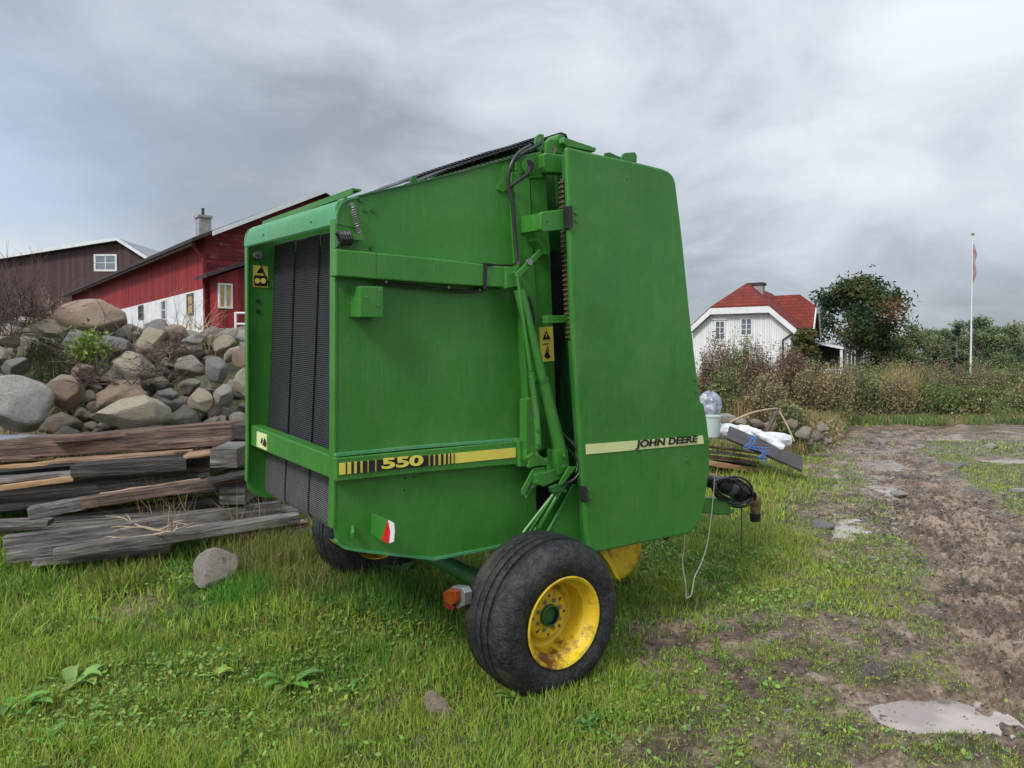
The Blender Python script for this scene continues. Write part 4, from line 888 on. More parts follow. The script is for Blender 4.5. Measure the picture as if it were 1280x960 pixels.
named(188, 425, 8.7, 36, 30, 30, 'pale', 'angular ochre stone below the two crest stones', .7, -.5, rough=.3)
named(200, 413, 9.0, 40, 24, 34, 'grey', 'brownish grey crest stone right of the largest boulder', .3)
named(221, 417, 8.9, 26, 22, 26, 'tan', 'light brown crest stone beside the brownish grey one', .3)
named(242, 424, 8.8, 28, 14, 24, 'greyp', 'flat pale stone on the right part of the crest', 0, -.15)
named(241, 459, 8.0, 42, 30, 34, 'mix', 'mossy greenish grey stone in the right half of the bank', .2, .5)
named(270, 462, 7.9, 26, 36, 30, 'grey', 'bluish grey wedge stone leaning beside the mossy stone', .3, -.5)
named(291, 441, 8.3, 30, 14, 20, 'pale', 'long cream stone leaning diagonally near the baler', 0, -.75)
named(303, 450, 8.1, 22, 30, 30, 'tan', 'upright light brown stone close to the rear of the baler')
named(306, 480, 7.6, 26, 40, 30, 'pale', 'tall pale stone half hidden by the rear of the baler')
named(155, 492, 7.7, 64, 32, 40, 'tan', 'brown wedge shaped boulder between the cream stone and the broad sandy boulder', .3, -.3, rough=.3, name='boulder', cat='boulder')
named(85, 490, 7.7, 46, 40, 40, 'tan', 'brown stone half buried in dead grass left of the brown wedge boulder')
named(107, 465, 8.0, 30, 22, 26, 'tan', 'small reddish brown stone under the bushy grass')
named(230, 438, 8.5, 17, 13, 14, 'tan', 'small rounded brown stone in the right half of the bank')
named(280, 430, 8.7, 26, 20, 20, 'pale', 'squarish ochre stone near the crest by the baler')
named(210, 492, 7.7, 26, 17, 20, 'grey', 'small bluish grey stone right of the brown wedge boulder')
named(251, 500, 7.5, 28, 30, 22, 'pale', 'sandy stone standing among straw grass right of the broad boulder')
named(280, 495, 7.5, 22, 26, 20, 'greyp', 'grey mottled stone beside the sandy one near the baler')
cnt = 0
yy = 6.95
while yy < 10.3:
    step = .17
    xx = -.30*yy-.15-.62*yy*0
    x = -2.2
    while x > -.72*yy-.9:
        X0 = x+random.uniform(-.1, .1); Y0 = yy+random.uniform(-.1, .1); r_ = random.choice((.06, .07, .08, .10, .12, .14, .18))
        z0 = float(base_h(X0, Y0))+r_*.6+.05
        pxx = 640+X0/Y0*F; pyy = HY+(CAMZ-z0)/Y0*F
        hit = any(abs(pxx-a) < w*.42 and abs(pyy-b) < h*.42 for a, b, w, h in occ)
        if not (-25 < pxx < 322 and pyy < 552) or cnt >= 235: x -= r_*1.1+.02; continue
        if pyy-r_/Y0*F*.7 < (404 if pxx > 160 else 388): hit = True
        elif hit and random.random() < .25: hit = False
        if not hit:
            o = bpy.data.objects.new('fieldstone', RM[random.randrange(12)]); COL.objects.link(o); o.location = (X0, Y0, z0)
            o.scale = (r_*random.uniform(.9, 1.5), r_*random.uniform(.8, 1.3), r_*random.uniform(.65, 1.0)); o.rotation_euler = (random.uniform(-.4, .4), random.uniform(-.5, .5), random.uniform(0, 6.28))
            tag(o, 'small to middling grey or brown fieldstone in the rubble bank behind the planks', 'stone', GB); cnt += 1
        x -= r_*1.25+.02
    yy += step
print('stones', cnt)
# lawn stones
def groundstone(px, py, w, h, lift, mat, label, rot=0, roll=0, d=None, rough=.12):
    t = ray(px, py); p = Vector((0, 0, CAMZ))+t*((CAMZ-.02)/-t.z); o = stone(px, py, p.y, w, h, d, mat, label, rot, roll, rough=rough); o.location.z = float(ground_h(p.x, p.y))+.4*o.scale.z; o.scale.z *= 1.3; return o
o = stone(266, 712, 4.95, 62, 46, 44, 'speck', 'speckled grey granite block sunk in the grass below the lower planks', .3, -.75, rough=.12)
o = stone(546, 884, 3.40, 40, 34, 46, 'pink', 'reddish stone barely showing in the grass in front of the big tyre', .4, 0)
groundstone(1222, 634, 26, 11, 0, 'pink', 'flat reddish stone in the grass strip right of the muddy track')
groundstone(1192, 583, 22, 10, 0, 'grey', 'dark stone beside the far end of the muddy track')
groundstone(1122, 618, 20, 8, 0, 'greyp', 'pale flat stone at the left edge of the muddy track')
groundstone(1275, 615, 20, 8, 0, 'greyp', 'pale flat stone at the right picture edge')
groundstone(1028, 655, 28, 10, 0, 'grey', 'dark lump of churned soil and stone in the yellow grass right of the drive shaft', rough=.4)
for i, (a, b) in enumerate(((700, 948), (860, 905), (905, 868), (985, 884), (1010, 760), (905, 720), (1130, 700), (1070, 780), (820, 845), (1180, 860), (960, 800), (1150, 560), (1240, 560))):
    o = groundstone(a, b, 10+i % 5*2, 6, 0, 'greyp', None, i, 0); tag(o, 'small pale pebble pressed into the bare mud of the yard', 'pebble', 'pebbles in the mud')
# ------------------------------------------------------------------ planks
M['w_brown'] = wood('wet brown timber', (.040, .024, .016), (.15, .090, .058), .4, (.27, .18, .12))
M['w_tan'] = wood('tan timber', (.24, .14, .085), (.38, .24, .15), .55, (.45, .31, .20))
M['w_orange'] = wood('fresh orange timber', (.32, .17, .07), (.48, .29, .14), .55)
M['w_grey'] = wood('weathered grey timber', (.042, .036, .031), (.155, .138, .122), .48, (.34, .32, .29))
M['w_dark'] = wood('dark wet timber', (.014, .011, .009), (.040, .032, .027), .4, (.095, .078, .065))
M['w_blue'] = wood('wet blue grey timber', (.17, .18, .21), (.27, .29, .33), .3, (.34, .36, .40))
def plank(a, Ya, b, Yb, h, w, mat, label, group=None, roll=0):
    # a, b: upper front edge ends; the board hangs h below and reaches w behind
    A_ = at(*a, Ya); B_ = at(*b, Yb); d = (B_-A_); L = d.length; d.normalize(); back = Vector((-d.y, d.x, 0)).normalized(); 
    if back.y < 0: back = -back
    u = d.cross(back); u = -u if u.z < 0 else u
    mat_ = Matrix((d, back, u)).transposed().to_4x4(); mat_.translation = A_
    mb = MB(); n = 10; rs = random.Random(int(a[1]*7+b[0])); vs = []
    for i in range(n+1):
        x = L*i/n; j = lambda s=.004: rs.uniform(-s, s); e = .012 if i in (0, n) else 0
        vs += [(x+j(.01)*bool(e), j(), -h+j()), (x+j(.01)*bool(e), w+j(), -h+j()), (x+j(.01)*bool(e), w+j(), j()), (x+j(.01)*bool(e), j(), j())]
    fs = [(0, 1, 2, 3), tuple(n*4+k for k in (3, 2, 1, 0))]
    for i in range(n):
        for k in range(4): fs.append((i*4+k, i*4+(k+1) % 4, i*4+4+(k+1) % 4, i*4+4+k))
    mb.add(vs, fs); o = mb.build('plank', mat, None, .006); o.matrix_world = mat_ @ Matrix.Rotation(roll, 4, 'X'); return tag(o, label, 'plank', group)
plank((-110, 548), 6.05, (74, 547), 6.45, .05, .30, 'w_blue', 'wet blue grey plank lying on top of the pile at the left edge')
plank((66, 548), 6.28, (318, 524.5), 6.9, .045, .26, 'w_brown', 'long brown top plank of the pile with a pointed left end')
plank((-110, 556), 6.12, (330, 531), 6.75, .17, .24, 'w_brown', 'deep wet brown beam forming the front of the pile under the top plank')
plank((-110, 590), 6.0, (100, 575), 6.25, .03, .25, 'w_orange', 'thin fresh orange board under the brown beam at the left')
plank((60, 577), 6.15, (240, 563), 6.5, .03, .25, 'w_tan', 'thin tan board under the brown beam in the middle')
plank((229, 570), 5.95, (325, 558), 6.1, .03, .40, 'w_tan', 'short pale pinkish board lying on the pile beside the baler')
plank((88, 582), 5.75, (232, 573), 5.95, .10, .20, 'w_dark', 'thick grey topped beam whose sawn end faces the lower left')
plank((-110, 608), 5.7, (88, 591), 5.85, .04, .22, 'w_grey', 'pale grey board at the left under the orange board')
plank((-110, 622), 5.65, (92, 595), 5.80, .045, .16, 'w_orange', 'tan edged board below the pale grey board at the left')
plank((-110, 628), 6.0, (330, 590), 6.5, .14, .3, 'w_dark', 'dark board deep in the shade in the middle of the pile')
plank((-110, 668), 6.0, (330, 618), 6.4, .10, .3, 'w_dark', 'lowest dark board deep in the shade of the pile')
plank((-110, 662), 5.75, (260, 640), 6.1, .06, .16, 'w_grey', 'grey board lying in the grass under the dark beam')
plank((34, 636), 5.25, (106, 623), 5.40, .085, .14, 'w_grey', 'grey beam end sticking out at the left above the lower beams')
plank((100, 624), 5.35, (308, 593), 5.75, .075, .14, 'w_brown', 'long dark brown beam with a pale upper edge crossing above the lower beams')
plank((124, 617), 5.48, (250, 598), 5.7, .012, .05, 'w_tan', 'thin pale lath lying on the dark brown beam')
for (x0, y0, x1, y1, Yd, mt, lb) in ((263, 561, 296, 585, 5.75, 'w_grey', 'sawn grey beam end above the gap beside the baler'), (275, 609, 306, 631, 5.6, 'w_grey', 'sawn grey block end under the dark brown beam beside the baler'), (290, 531, 330, 549, 6.3, 'w_dark', 'dark sawn beam end at the right end of the brown beam'), (238, 575, 262, 598, 6.1, 'w_brown', 'small brown block in the dark gap of the pile')):
    A_ = at(x0, y1, Yd); B_ = at(x1, y0, Yd); w_ = B_.x-A_.x; h_ = B_.z-A_.z
    mb = MB().box((-w_/2, 0, 0), (w_/2, .7, h_)); o = mb.build('beam_end', mt, None, .006); o.location = (A_.x+w_/2, Yd, A_.z); o.rotation_euler = (0, 0, .12); tag(o, lb, 'beam')
plank((258, 601), 5.45, (330, 588), 5.6, .03, .2, 'w_dark', 'short dark board wedged under the sawn grey beam end')
plank((4, 672), 5.05, (352, 627), 5.75, .10, .10, 'w_grey', 'long grey split beam, uppermost of the three lower beams')
plank((8, 690), 4.98, (330, 648), 5.60, .085, .12, 'w_grey', 'grey beam lying just below the uppermost lower beam')
plank((66, 688), 4.92, (374, 642), 5.58, .075, .10, 'w_grey', 'lowest grey beam in the grass with a dark pointed end')
plank((255, 650), 5.55, (380, 634), 5.85, .05, .22, 'w_grey', 'weathered grey board end behind the lower beams beside the baler')
plank((300, 668), 5.45, (384, 652), 5.70, .03, .10, 'w_tan', 'thin pale plank sticking out under the rear of the baler')
plank((352, 655), 5.8, (385, 650), 5.85, .12, .12, 'w_grey', 'short grey block by the far tyre')
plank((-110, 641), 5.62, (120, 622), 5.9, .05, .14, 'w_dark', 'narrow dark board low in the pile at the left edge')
plank((-110, 655), 5.45, (60, 650), 5.6, .05, .12, 'w_grey', 'short pale grey board lying at the left edge above the lower beams')
plank((130, 660), 5.35, (345, 634), 5.80, .035, .10, 'w_grey', 'thin pale grey lath squeezed between the lower beams')
plank((120, 606), 5.85, (262, 590), 6.05, .04, .12, 'w_dark', 'narrow dark lath in the gap above the long dark brown beam')
plank((-110, 576), 6.08, (40, 572), 6.2, .025, .2, 'w_brown', 'thin brown board right under the deep brown beam at the left edge')
plank((196, 553), 6.2, (326, 543), 6.35, .03, .2, 'w_brown', 'thin brown board above the short pinkish board')
plank((40, 700), 5.0, (215, 683), 5.3, .05, .08, 'w_grey', 'thin grey board half sunk in the grass under the lowest beam')
# fill so the pile is solid: inner boards
for k in range(4):
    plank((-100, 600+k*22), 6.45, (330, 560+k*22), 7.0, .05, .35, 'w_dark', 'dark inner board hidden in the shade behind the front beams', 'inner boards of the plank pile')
# brush: twigs
def twigs(name, centers, n, L, mat, label, cat, kind=None, thick=.006, up=.5, group=None):
    mb = MB()
    for c in centers:
        for i in range(n):
            a = random.uniform(0, 6.28); e = random.uniform(.1, up*1.6); l = L*random.uniform(.4, 1.1); p = Vector(c)+Vector((random.uniform(-.15, .15), random.uniform(-.15, .15), 0)); pts = [p]
            d = Vector((math.cos(a)*math.cos(e), math.sin(a)*math.cos(e), math.sin(e)))
            for k in range(4): d = (d+Vector((random.uniform(-.3, .3), random.uniform(-.3, .3), random.uniform(-.3, .15)))).normalized(); pts.append(pts[-1]+d*l/4)
            mb.tube(pts, [thick, thick*.8, thick*.6, thick*.4, thick*.2], 4)
            for k in (1, 2, 3):
                q = pts[k]; d2 = (d+Vector((random.uniform(-.9, .9), random.uniform(-.9, .9), random.uniform(-.2, .7)))).normalized(); mb.tube([q, q+d2*l*.2, q+d2*l*.35+Vector((0, 0, -.01))], [thick*.5, thick*.35, thick*.15], 3)
    o = mb.build(name, mat); return tag(o, label, cat, group, kind)
M['twig_dark'] = simple('dark dead twig', (.06, .035, .032), (.12, .08, .065), 6, .8); M['twig_pale'] = simple('pale dead stalk', (.36, .27, .17), (.48, .37, .24), 6, .8)
cs = [at(px, py, Yd) for px, py, Yd in ((195, 440, 8.2), (185, 450, 8.0), (205, 452, 8.1), (215, 470, 7.9), (130, 470, 7.8), (115, 455, 8.0), (190, 480, 7.7), (120, 480, 7.7), (225, 440, 8.4), (95, 440, 8.3), (150, 480, 7.6), (200, 465, 7.8))]
twigs('dead_brush', cs, 14, .5, 'twig_dark', 'tangle of dark reddish dead brush caught between the stones of the bank', 'brush', 'stuff', .005)
cs = [at(px, py, Yd) for px, py, Yd in ((10, 400, 8.6), (35, 395, 8.8), (-10, 400, 8.4), (0, 420, 8.3), (45, 405, 9))]
twigs('leafless_bush', cs, 30, .9, 'twig_dark', 'leafless purplish thicket of thin twigs at the left edge on top of the bank', 'bush', None, .005, .9)
o = twigs('dead_branch', [at(215, 668, 5.3)+Vector((0, 0, .02))], 7, .5, 'twig_pale', 'pale dead branch lying in the grass below the lower planks', 'branch', None, .008, .25)
o = twigs('dead_stalk', [at(140, 412, 8.7)], 2, .7, 'twig_dark', 'thin dark seed stalk rising before the largest tan boulder', 'plant', None, .004, 1.4)
cs = [at(px, py, Yd) for px, py, Yd in ((45, 400, 9.2), (55, 398, 9.2), (62, 402, 9.1), (235, 412, 9), (262, 412, 9.1), (225, 410, 9.2))]
twigs('dry_stalks', cs, 10, .5, 'twig_pale', 'dry pale stalks sticking up along the crest of the stone bank', 'plant', 'stuff', .004, 1.4)
# leafy weeds on the bank
def leafcloud(C, size, tint, nrm_up=.3):
    n = len(C); a = rng.normal(0, 1, (n, 3)); a[:, 2] += nrm_up; a /= np.linalg.norm(a, axis=1)[:, None]
    t = np.cross(a, rng.normal(0, 1, (n, 3))); t /= np.linalg.norm(t, axis=1)[:, None]; b = np.cross(a, t); s = (size*rng.uniform(.6, 1.3, n))[:, None]
    V = np.stack([C-t*s, C-b*s*.45+a*s*.1, C+t*s, C+b*s*.45+a*s*.1], 1).reshape(-1, 3); return V, np.repeat(tint, 4, 0)
def leafobj(name, V, T, parent=None, mat='leaf'):
    n = len(V)//4; return npmesh(name, V, np.full(n, 4), np.arange(n*4), mat, T, parent)
def tints(n, cols, var=.3):
    c = np.array(cols)[rng.integers(0, len(cols), n)]; return c*(1-var/2+var*rng.uniform(0, 1, (n, 1)))
# ------------------------------------------------------------------ right-hand pile
def roll_(a, Ya, b, Yb, r, name, mat, label, cat):
    A_, B_ = at(*a, Ya), at(*b, Yb); m_ = (A_+B_)/2; mb = MB(); k = 14; pts = []; rr = []
    for i in range(k+1): t = i/k; pts.append(A_.lerp(B_, t)-m_+Vector((0, 0, .015*math.sin(t*7)))); rr.append(r*(1+.06*math.sin(t*11+a[0])) if 0 < i < k else r*.8)
    pts = [pts[0].lerp(pts[-1], q/60)+Vector((0, 0, .012*math.sin(q*.12))) for q in range(61)]; rr = [float(np.interp(q/60, np.linspace(0, 1, len(rr)), rr)) for q in range(61)]; ax_ = (pts[-1]-pts[0]).normalized()
    mb.tube(pts, rr, 40)
    for q in range(len(mb.v)):
        v_ = Vector(mb.v[q]); c_ = pts[0]+ax_*(v_-pts[0]).dot(ax_); d_ = v_-c_; nn2 = mnz.noise(Vector((v_.x*5+a[0], v_.y*22, v_.z*22)))+.6*mnz.noise(Vector((v_.x*16, v_.y*14+a[0], v_.z*40))); mb.v[q] = tuple(c_+d_*(1+.16*nn2))
    o = mb.build(name, mat, None, smooth=True, ang=40); o.location = m_; return tag(o, label, cat)
M['wrap'] = simple('white bale wrap film', (.68, .69, .70), (.55, .57, .58), 5, .35, .5, 9)
M['wrap_grey'] = simple('grey translucent plastic film', (.17, .19, .23), (.34, .37, .42), 6, .3, .6, 8)
M['bucket'] = simple('pale greenish plastic', (.50, .58, .56), (.42, .50, .48), 6, .4)
M['blue'] = simple('blue twine', (.06, .16, .42), (.04, .11, .3), 20, .6)
plank((870, 572), 10.2, (958, 588.5), 10.6, .07, .35, 'w_orange', 'orange brown timber in the pile right of the baler')
plank((868, 590), 10.0, (917, 596), 10.2, .16, .3, 'w_tan', 'thick pale timber block at the bottom of the right pile')
plank((868, 554), 10.3, (962, 567), 11.0, .035, .5, 'w_brown', 'upper brown plank of the pile right of the baler')
plank((868, 561), 10.25, (958, 572), 10.9, .035, .5, 'w_grey', 'grey brown plank under the upper brown plank')
plank((868, 567), 10.2, (950, 577), 10.8, .035, .5, 'w_brown', 'lower brown plank above the orange timber')
plank((915, 578), 10.9, (965, 583), 11.2, .16, .5, 'w_dark', 'dark wet timber in the shade under the planks of the right pile')
A_ = plank((909, 547), 10.1, (1004, 588), 9.9, .035, .42, 'w_dark', 'dark grey board leaning down to the right over the white rolls', roll=.35)
roll_((884, 537), 10.9, (985, 553), 11.3, .115, 'film_roll', 'wrap', 'thickest white film roll lying on the right plank pile', 'film roll')
roll_((922, 537), 10.6, (974, 559), 10.5, .09, 'film_roll', 'wrap', 'white film bundle lying diagonally in front of the thickest roll', 'film roll')
roll_((940, 538), 10.5, (980, 562), 10.3, .05, 'film_roll', 'wrap', 'thin cream tube on the white film bundle', 'film roll')
p = at(888, 532, 10.9); o = MB().lathe([(.0, -.16), (.13, -.16), (.155, .12), (.165, .13), (.165, .15), (.145, .15), (.12, -.14), (0, -.14)], (0, 0, 0), (0, 0, 1), 28).build('bucket', 'bucket', None, smooth=True); o.location = p+Vector((0, 0, .0)); tag(o, 'pale greenish bucket partly hidden behind the green baler shield', 'bucket')
mb = MB(); na, nz_ = 40, 26
for j in range(nz_+1):
    t = j/nz_; rz_ = float(np.interp(t, [0, .12, .4, .62, .82, .94, 1], [.18, .19, .17, .155, .14, .10, .03]))
    for i in range(na):
        a_ = 2*math.pi*i/na; fold = 1+.16*math.sin(a_*5+t*4)+.20*mnz.noise(Vector((math.cos(a_)*2.2, math.sin(a_)*2.2, t*5)))+.10*mnz.noise(Vector((math.cos(a_)*5, math.sin(a_)*5, t*13)))
        mb.v.append((math.cos(a_)*rz_*fold+.05*t, math.sin(a_)*rz_*fold*.8, (t-.5)*.50+.03*math.sin(a_*2+1)*t))
for j in range(nz_):
    for i in range(na): mb.f.append((j*na+i, j*na+(i+1) % na, (j+1)*na+(i+1) % na, (j+1)*na+i))
mb.f.append(tuple(range(na))[::-1]); mb.f.append(tuple(nz_*na+i for i in range(na)))
o = mb.build('plastic_sack', 'wrap_grey', None, smooth=True, ang=30); o.location = at(884, 511, 11.3); tag(o, 'crumpled grey plastic film sack standing above the bucket', 'plastic sack')
mb = MB()
for k in range(6): mb.tube([at(934+k*3, 549, 10.05)+Vector((0, 0, .04)), at(944-k*3, 553+k*1.5, 9.95), at(938+k*5, 560, 9.9), at(958-k*2, 566+k*1.2, 9.88), at(950+k*2.5, 572+k*(k%3), 9.85)], .006, 5, smooth=4)
tag(mb.build('blue_twine', 'blue'), 'tangle of blue twine over the leaning dark board', 'twine')
mb = MB(); mb.tube([at(912, 528, 11.5), at(940, 516, 12), at(965, 511, 12.3), at(974, 511, 12.4)], [.02, .018, .014, .01], 6, smooth=4); mb.tube([at(972, 511, 12.4), at(982, 528, 12.3), at(990, 545, 12.2), at(993, 552, 12.1)], [.014, .013, .01, .008], 6, smooth=4)
tag(mb.build('dead_branch', 'twig_pale'), 'pale arched dead branch behind the white rolls', 'branch')
mb = MB(); mb.tube([at(972, 511, 12.4), at(966, 524, 12.2), at(958, 540, 12)], [.03, .035, .03], 6); tag(mb.build('dead_branch', 'twig_dark'), 'dark leaning stick under the arched branch', 'branch')
for i, (a, b, w, h) in enumerate(((905, 522, 26, 14), (925, 528, 22, 12), (945, 530, 24, 12), (1003, 542, 24, 18), (1020, 545, 22, 14), (990, 532, 22, 12), (1028, 535, 18, 12), (1012, 553, 16, 10), (1035, 552, 14, 8), (962, 533, 18, 10))):
    stone(a, b, 12.6, w, h, None, 'mix', 'fieldstone heaped behind the white rolls of the right plank pile', i, 0, mesh=RM[i], group='fieldstones behind the right plank pile')
# ------------------------------------------------------------------ brown barn
M['brownboard'] = boards('dark brown board cladding', (.050, .026, .024), (.085, .045, .040), .22, 'X')
M['redboard'] = boards('worn red board cladding', (.15, .008, .010), (.34, .020, .024), .17, 'Y', peel=(.16, .06, .06))
M['redboard_x'] = boards('worn red board cladding on gable', (.15, .008, .010), (.34, .020, .024), .17, 'X', peel=(.20, .08, .08))
M['redclap'] = boards('peeling red horizontal siding', (.13, .010, .012), (.24, .018, .024), .16, horiz=True, peel=(.34, .22, .22), gap=.12)
M['darktrim'] = simple('dark tarred wood', (.03, .022, .022), (.05, .038, .036), 6, .8)
M['metalroof'] = simple('grey corrugated roof', (.28, .29, .30), (.20, .21, .22), 3, .5)
M['concrete'] = simple('grey rendered chimney', (.24, .23, .22), (.34, .33, .31), 5, .85)
bb = empty('brown_barn', at(150, 455, 56), 'dark brown barn with a white verge and one white window, farthest left', 'barn'); bo = Vector(bb.location); bo.z = 1.8; bb.location = bo
def L(px, py, Y, o=bo): return at(px, py, Y)-o
ap = L(150, 301, 56); el = L(-260, 365, 56); er = L(196, 330, 56)
mb = MB().prism([(el.x, 0, -.5), (er.x, 0, -.5), (er.x, 0, er.z-.1), (ap.x, 0, ap.z-.1), (el.x, 0, el.z-.1)], (0, 22, 0)); part(mb, 'wall', 'brownboard', bb)
def slope(a, b, y0, y1, th, name, m, parent, z=0):
    return part(MB().hexa([(a[0], y0, a[1]), (b[0], y0, b[1]), (b[0], y1, b[1]), (a[0], y1, a[1]), (a[0], y0, a[1]+th), (b[0], y0, b[1]+th), (b[0], y1, b[1]+th), (a[0], y1, a[1]+th)]), name, m, parent)
rf = slope((el.x-.3, el.z-.1), (ap.x, ap.z), -.5, 22.4, .14, 'roof', 'metalroof', bb); slope((ap.x, ap.z), (er.x+.3, er.z-.2), -.5, 22.4, .14, 'roof', 'metalroof', bb)
slope((el.x-.3, el.z-.16), (ap.x, ap.z-.06), -.56, -.5, .24, 'verge_board', 'white', bb); slope((ap.x, ap.z-.06), (er.x+.3, er.z-.26), -.56, -.5, .24, 'verge_board', 'white', bb)
def window(parent, x0, x1, z0, z1, y, fr='white', gl='glass', fw=.09, bars=(1, 1), axis='X', s=-1):
    # frame in the plane of the wall; s is the outward direction along the wall normal
    def T(x, d, z): return (x, y+d*s, z) if axis == 'X' else (y+d*s, x, z)
    def bx(mb, xa, xb, za, zb, d0, d1):
        pts = [T(a, d, z) for z in (za, zb) for d in (d0, d1) for a in (xa, xb)]
        return mb.hexa([pts[0], pts[1], pts[3], pts[2], pts[4], pts[5], pts[7], pts[6]])
    mb = MB(); bx(mb, x0-fw, x0, z0-fw, z1+fw, -.02, .05); bx(mb, x1, x1+fw, z0-fw, z1+fw, -.02, .05); bx(mb, x0, x1, z1, z1+fw, -.02, .048); bx(mb, x0, x1, z0-fw, z0, -.02, .048)
    for i in range(1, bars[0]+1): xc = x0+(x1-x0)*i/(bars[0]+1); bx(mb, xc-.03, xc+.03, z0, z1, -.02, .03)
    for i in range(1, bars[1]+1): zc = z0+(z1-z0)*i/(bars[1]+1); bx(mb, x0, x1, zc-.02, zc+.02, -.018, .028)
    w = part(mb, 'window', fr, parent); mb = MB(); bx(mb, x0, x1, z0, z1, -.02, .012); part(mb, 'pane', gl, w); return w
a, b = L(120, 337, 56), L(144, 320, 56); window(bb, a.x, b.x, a.z, b.z, 0, fw=.13)
# ------------------------------------------------------------------ red barn
D1 = 25.0; c0 = at(258, 455, D1); ro = Vector((c0.x, c0.y, 1.9)); rz = math.atan2(.633, .774)
rbn = empty('red_barn', ro, 'red board barn with whitewashed masonry base and a small chimney on the left', 'barn', rot=(0, 0, rz))
RMX = Matrix.Translation(ro) @ Matrix.Rotation(rz, 4, 'Z'); RI = RMX.inverted(); RC = RI @ Vector((0, 0, CAMZ)); RR = RI.to_3x3()
def onx(px, py, x=0): d = RR @ ray(px, py); return RC+d*((x-RC.x)/d.x)
def ony(px, py, y=0): d = RR @ ray(px, py); return RC+d*((y-RC.y)/d.y)
ez = onx(255, 296).z; wz = onx(254, 361).z; fl = onx(91, 356); Ln = fl.y; apx = ony(400, 243)
zb_ = -.6
part(MB().box((0, .02, wz), (.3, Ln, ez)), 'board_wall', 'redboard', rbn)
part(MB().box((-.02, .02, zb_), (.3, Ln*1.0, wz)), 'masonry_base', 'whitewash', rbn)
wd = 2*apx.x
part(MB().prism([(.02, 0, zb_), (wd, 0, zb_), (wd, 0, ez), (apx.x, 0, apx.z-.1), (.02, 0, ez)], (0, .3, 0)), 'gable_wall', 'redclap', rbn)
part(MB().prism([(.3, .3, zb_), (wd, .3, zb_), (wd, .3, ez-.1), (apx.x, .3, apx.z-.2), (.3, .3, ez-.1)], (0, Ln-.3, 0)), 'barn_body', 'redboard', rbn)
k_ = (apx.z-ez)/apx.x
slope((-.55, ez-.55*k_-.02), (apx.x, apx.z), -.45, Ln+.5, .12, 'roof', 'darktrim', rbn); slope((apx.x, apx.z), (wd+.5, ez-.5*k_), -.45, Ln+.5, .12, 'roof', 'darktrim', rbn)
slope((.1, ez+.1*k_-.08), (apx.x, apx.z-.03), -.53, -.45, .16, 'verge_board', 'white', rbn); slope((apx.x, apx.z-.03), (wd+.5, ez-.5*k_-.03), -.53, -.45, .16, 'verge_board', 'white', rbn)
part(MB().box((-.50, -.3, ez-.55*k_-.10), (-.40, Ln+.5, ez-.55*k_+.0)), 'gutter', 'darktrim', rbn)
part(MB().tube([(-.45, -.05, ez-.3), (-.1, -.08, ez-.75), (-.06, -.08, wz), (-.06, -.08, zb_)], .05, 8), 'downpipe', 'redboard', rbn)
part(MB().box((-.05, Ln, zb_), (.1, Ln+.1, ez)), 'corner_board', 'w_grey', rbn)
for px0, px1, py0, py1, g in ((175, 180, 384, 397, 'blackp'), (203.5, 209, 377.5, 398, 'glass'), (236, 242.5, 370, 391, 'glass_board')):
    a, b = onx(px1, py1), onx(px0, py0); window(rbn, a.y, b.y, a.z, b.z, -.02, 'w_grey' if px0 != 203.5 else 'white', g, .06, (0, 1), 'Y', -1)
# chimney at the corner
cy = 1.6; ca = onx(254, 292, .6); ch = MB().box((.4, ca.y-.22, ez-.2), (.82, ca.y+.22, onx(254, 273, .6).z)); chn = part(ch, 'chimney', 'concrete', rbn)
part(MB().box((.36, ca.y-.26, onx(254, 273, .6).z), (.86, ca.y+.26, onx(254, 270, .6).z)), 'chimney_cap', 'concrete', chn)
part(MB().tube([(.6, ca.y, onx(254, 272, .6).z), (.6, ca.y, onx(254, 260, .6).z)], .05, 8), 'flue', 'blackp', chn)
# lean-to annex in front of the gable
an = empty('red_annex', RMX @ Vector((.1, 0, 0)), 'small red lean-to annex with a pent roof, between the white base and the baler', 'shed', rot=(0, 0, rz))
yA = -.9; tl_ = ony(258, 341, yA); tr_ = ony(330, 318, yA)
def AL(p): return (p.x-.1, p.y, p.z)
part(MB().prism([(.02, yA, zb_), (tr_.x+2, yA, zb_), (tr_.x+2, yA, tr_.z+.6), (0.02, yA, tl_.z-.06)], (0, -yA-.02, 0)), 'wall', 'redboard_x', an)
sl2 = (tr_.z-tl_.z)/(tr_.x-tl_.x)
part(MB().hexa([(-.45, yA-.35, tl_.z-.45*sl2), (tr_.x+2, yA-.35, tl_.z+(tr_.x+2)*sl2), (tr_.x+2, -.02, tl_.z+(tr_.x+2)*sl2), (-.45, -.02, tl_.z-.45*sl2), (-.45, yA-.35, tl_.z-.45*sl2+.12), (tr_.x+2, yA-.35, tl_.z+(tr_.x+2)*sl2+.12), (tr_.x+2, -.02, tl_.z+(tr_.x+2)*sl2+.12), (-.45, -.02, tl_.z-.45*sl2+.12)]), 'roof', 'darktrim', an)
a, b = ony(275, 383, yA), ony(288, 357, yA); w = window(an, a.x-.1, b.x-.1, a.z, b.z, yA, 'white', 'glass_board', .06, (1, 0))
# white gate by the annex
mb = MB(); p0 = Vector((-5.95, 16.5, 2.35))
gp_ = at(300, 405, 17)
for dz_ in (0, .25, .5): mb.tube([gp_+Vector((-.1, 0, dz_-.25)), gp_+Vector((1.4, .3, dz_-.25))], .025, 8)
for dx_ in (-.1, 1.4): mb.tube([gp_+Vector((dx_, .3*(dx_ > 0), -.9)), gp_+Vector((dx_, .3*(dx_ > 0), .27))], .03, 8)
tag(mb.build('metal_railing', 'white'), 'pale metal railing in front of the red annex beside the baler', 'railing')
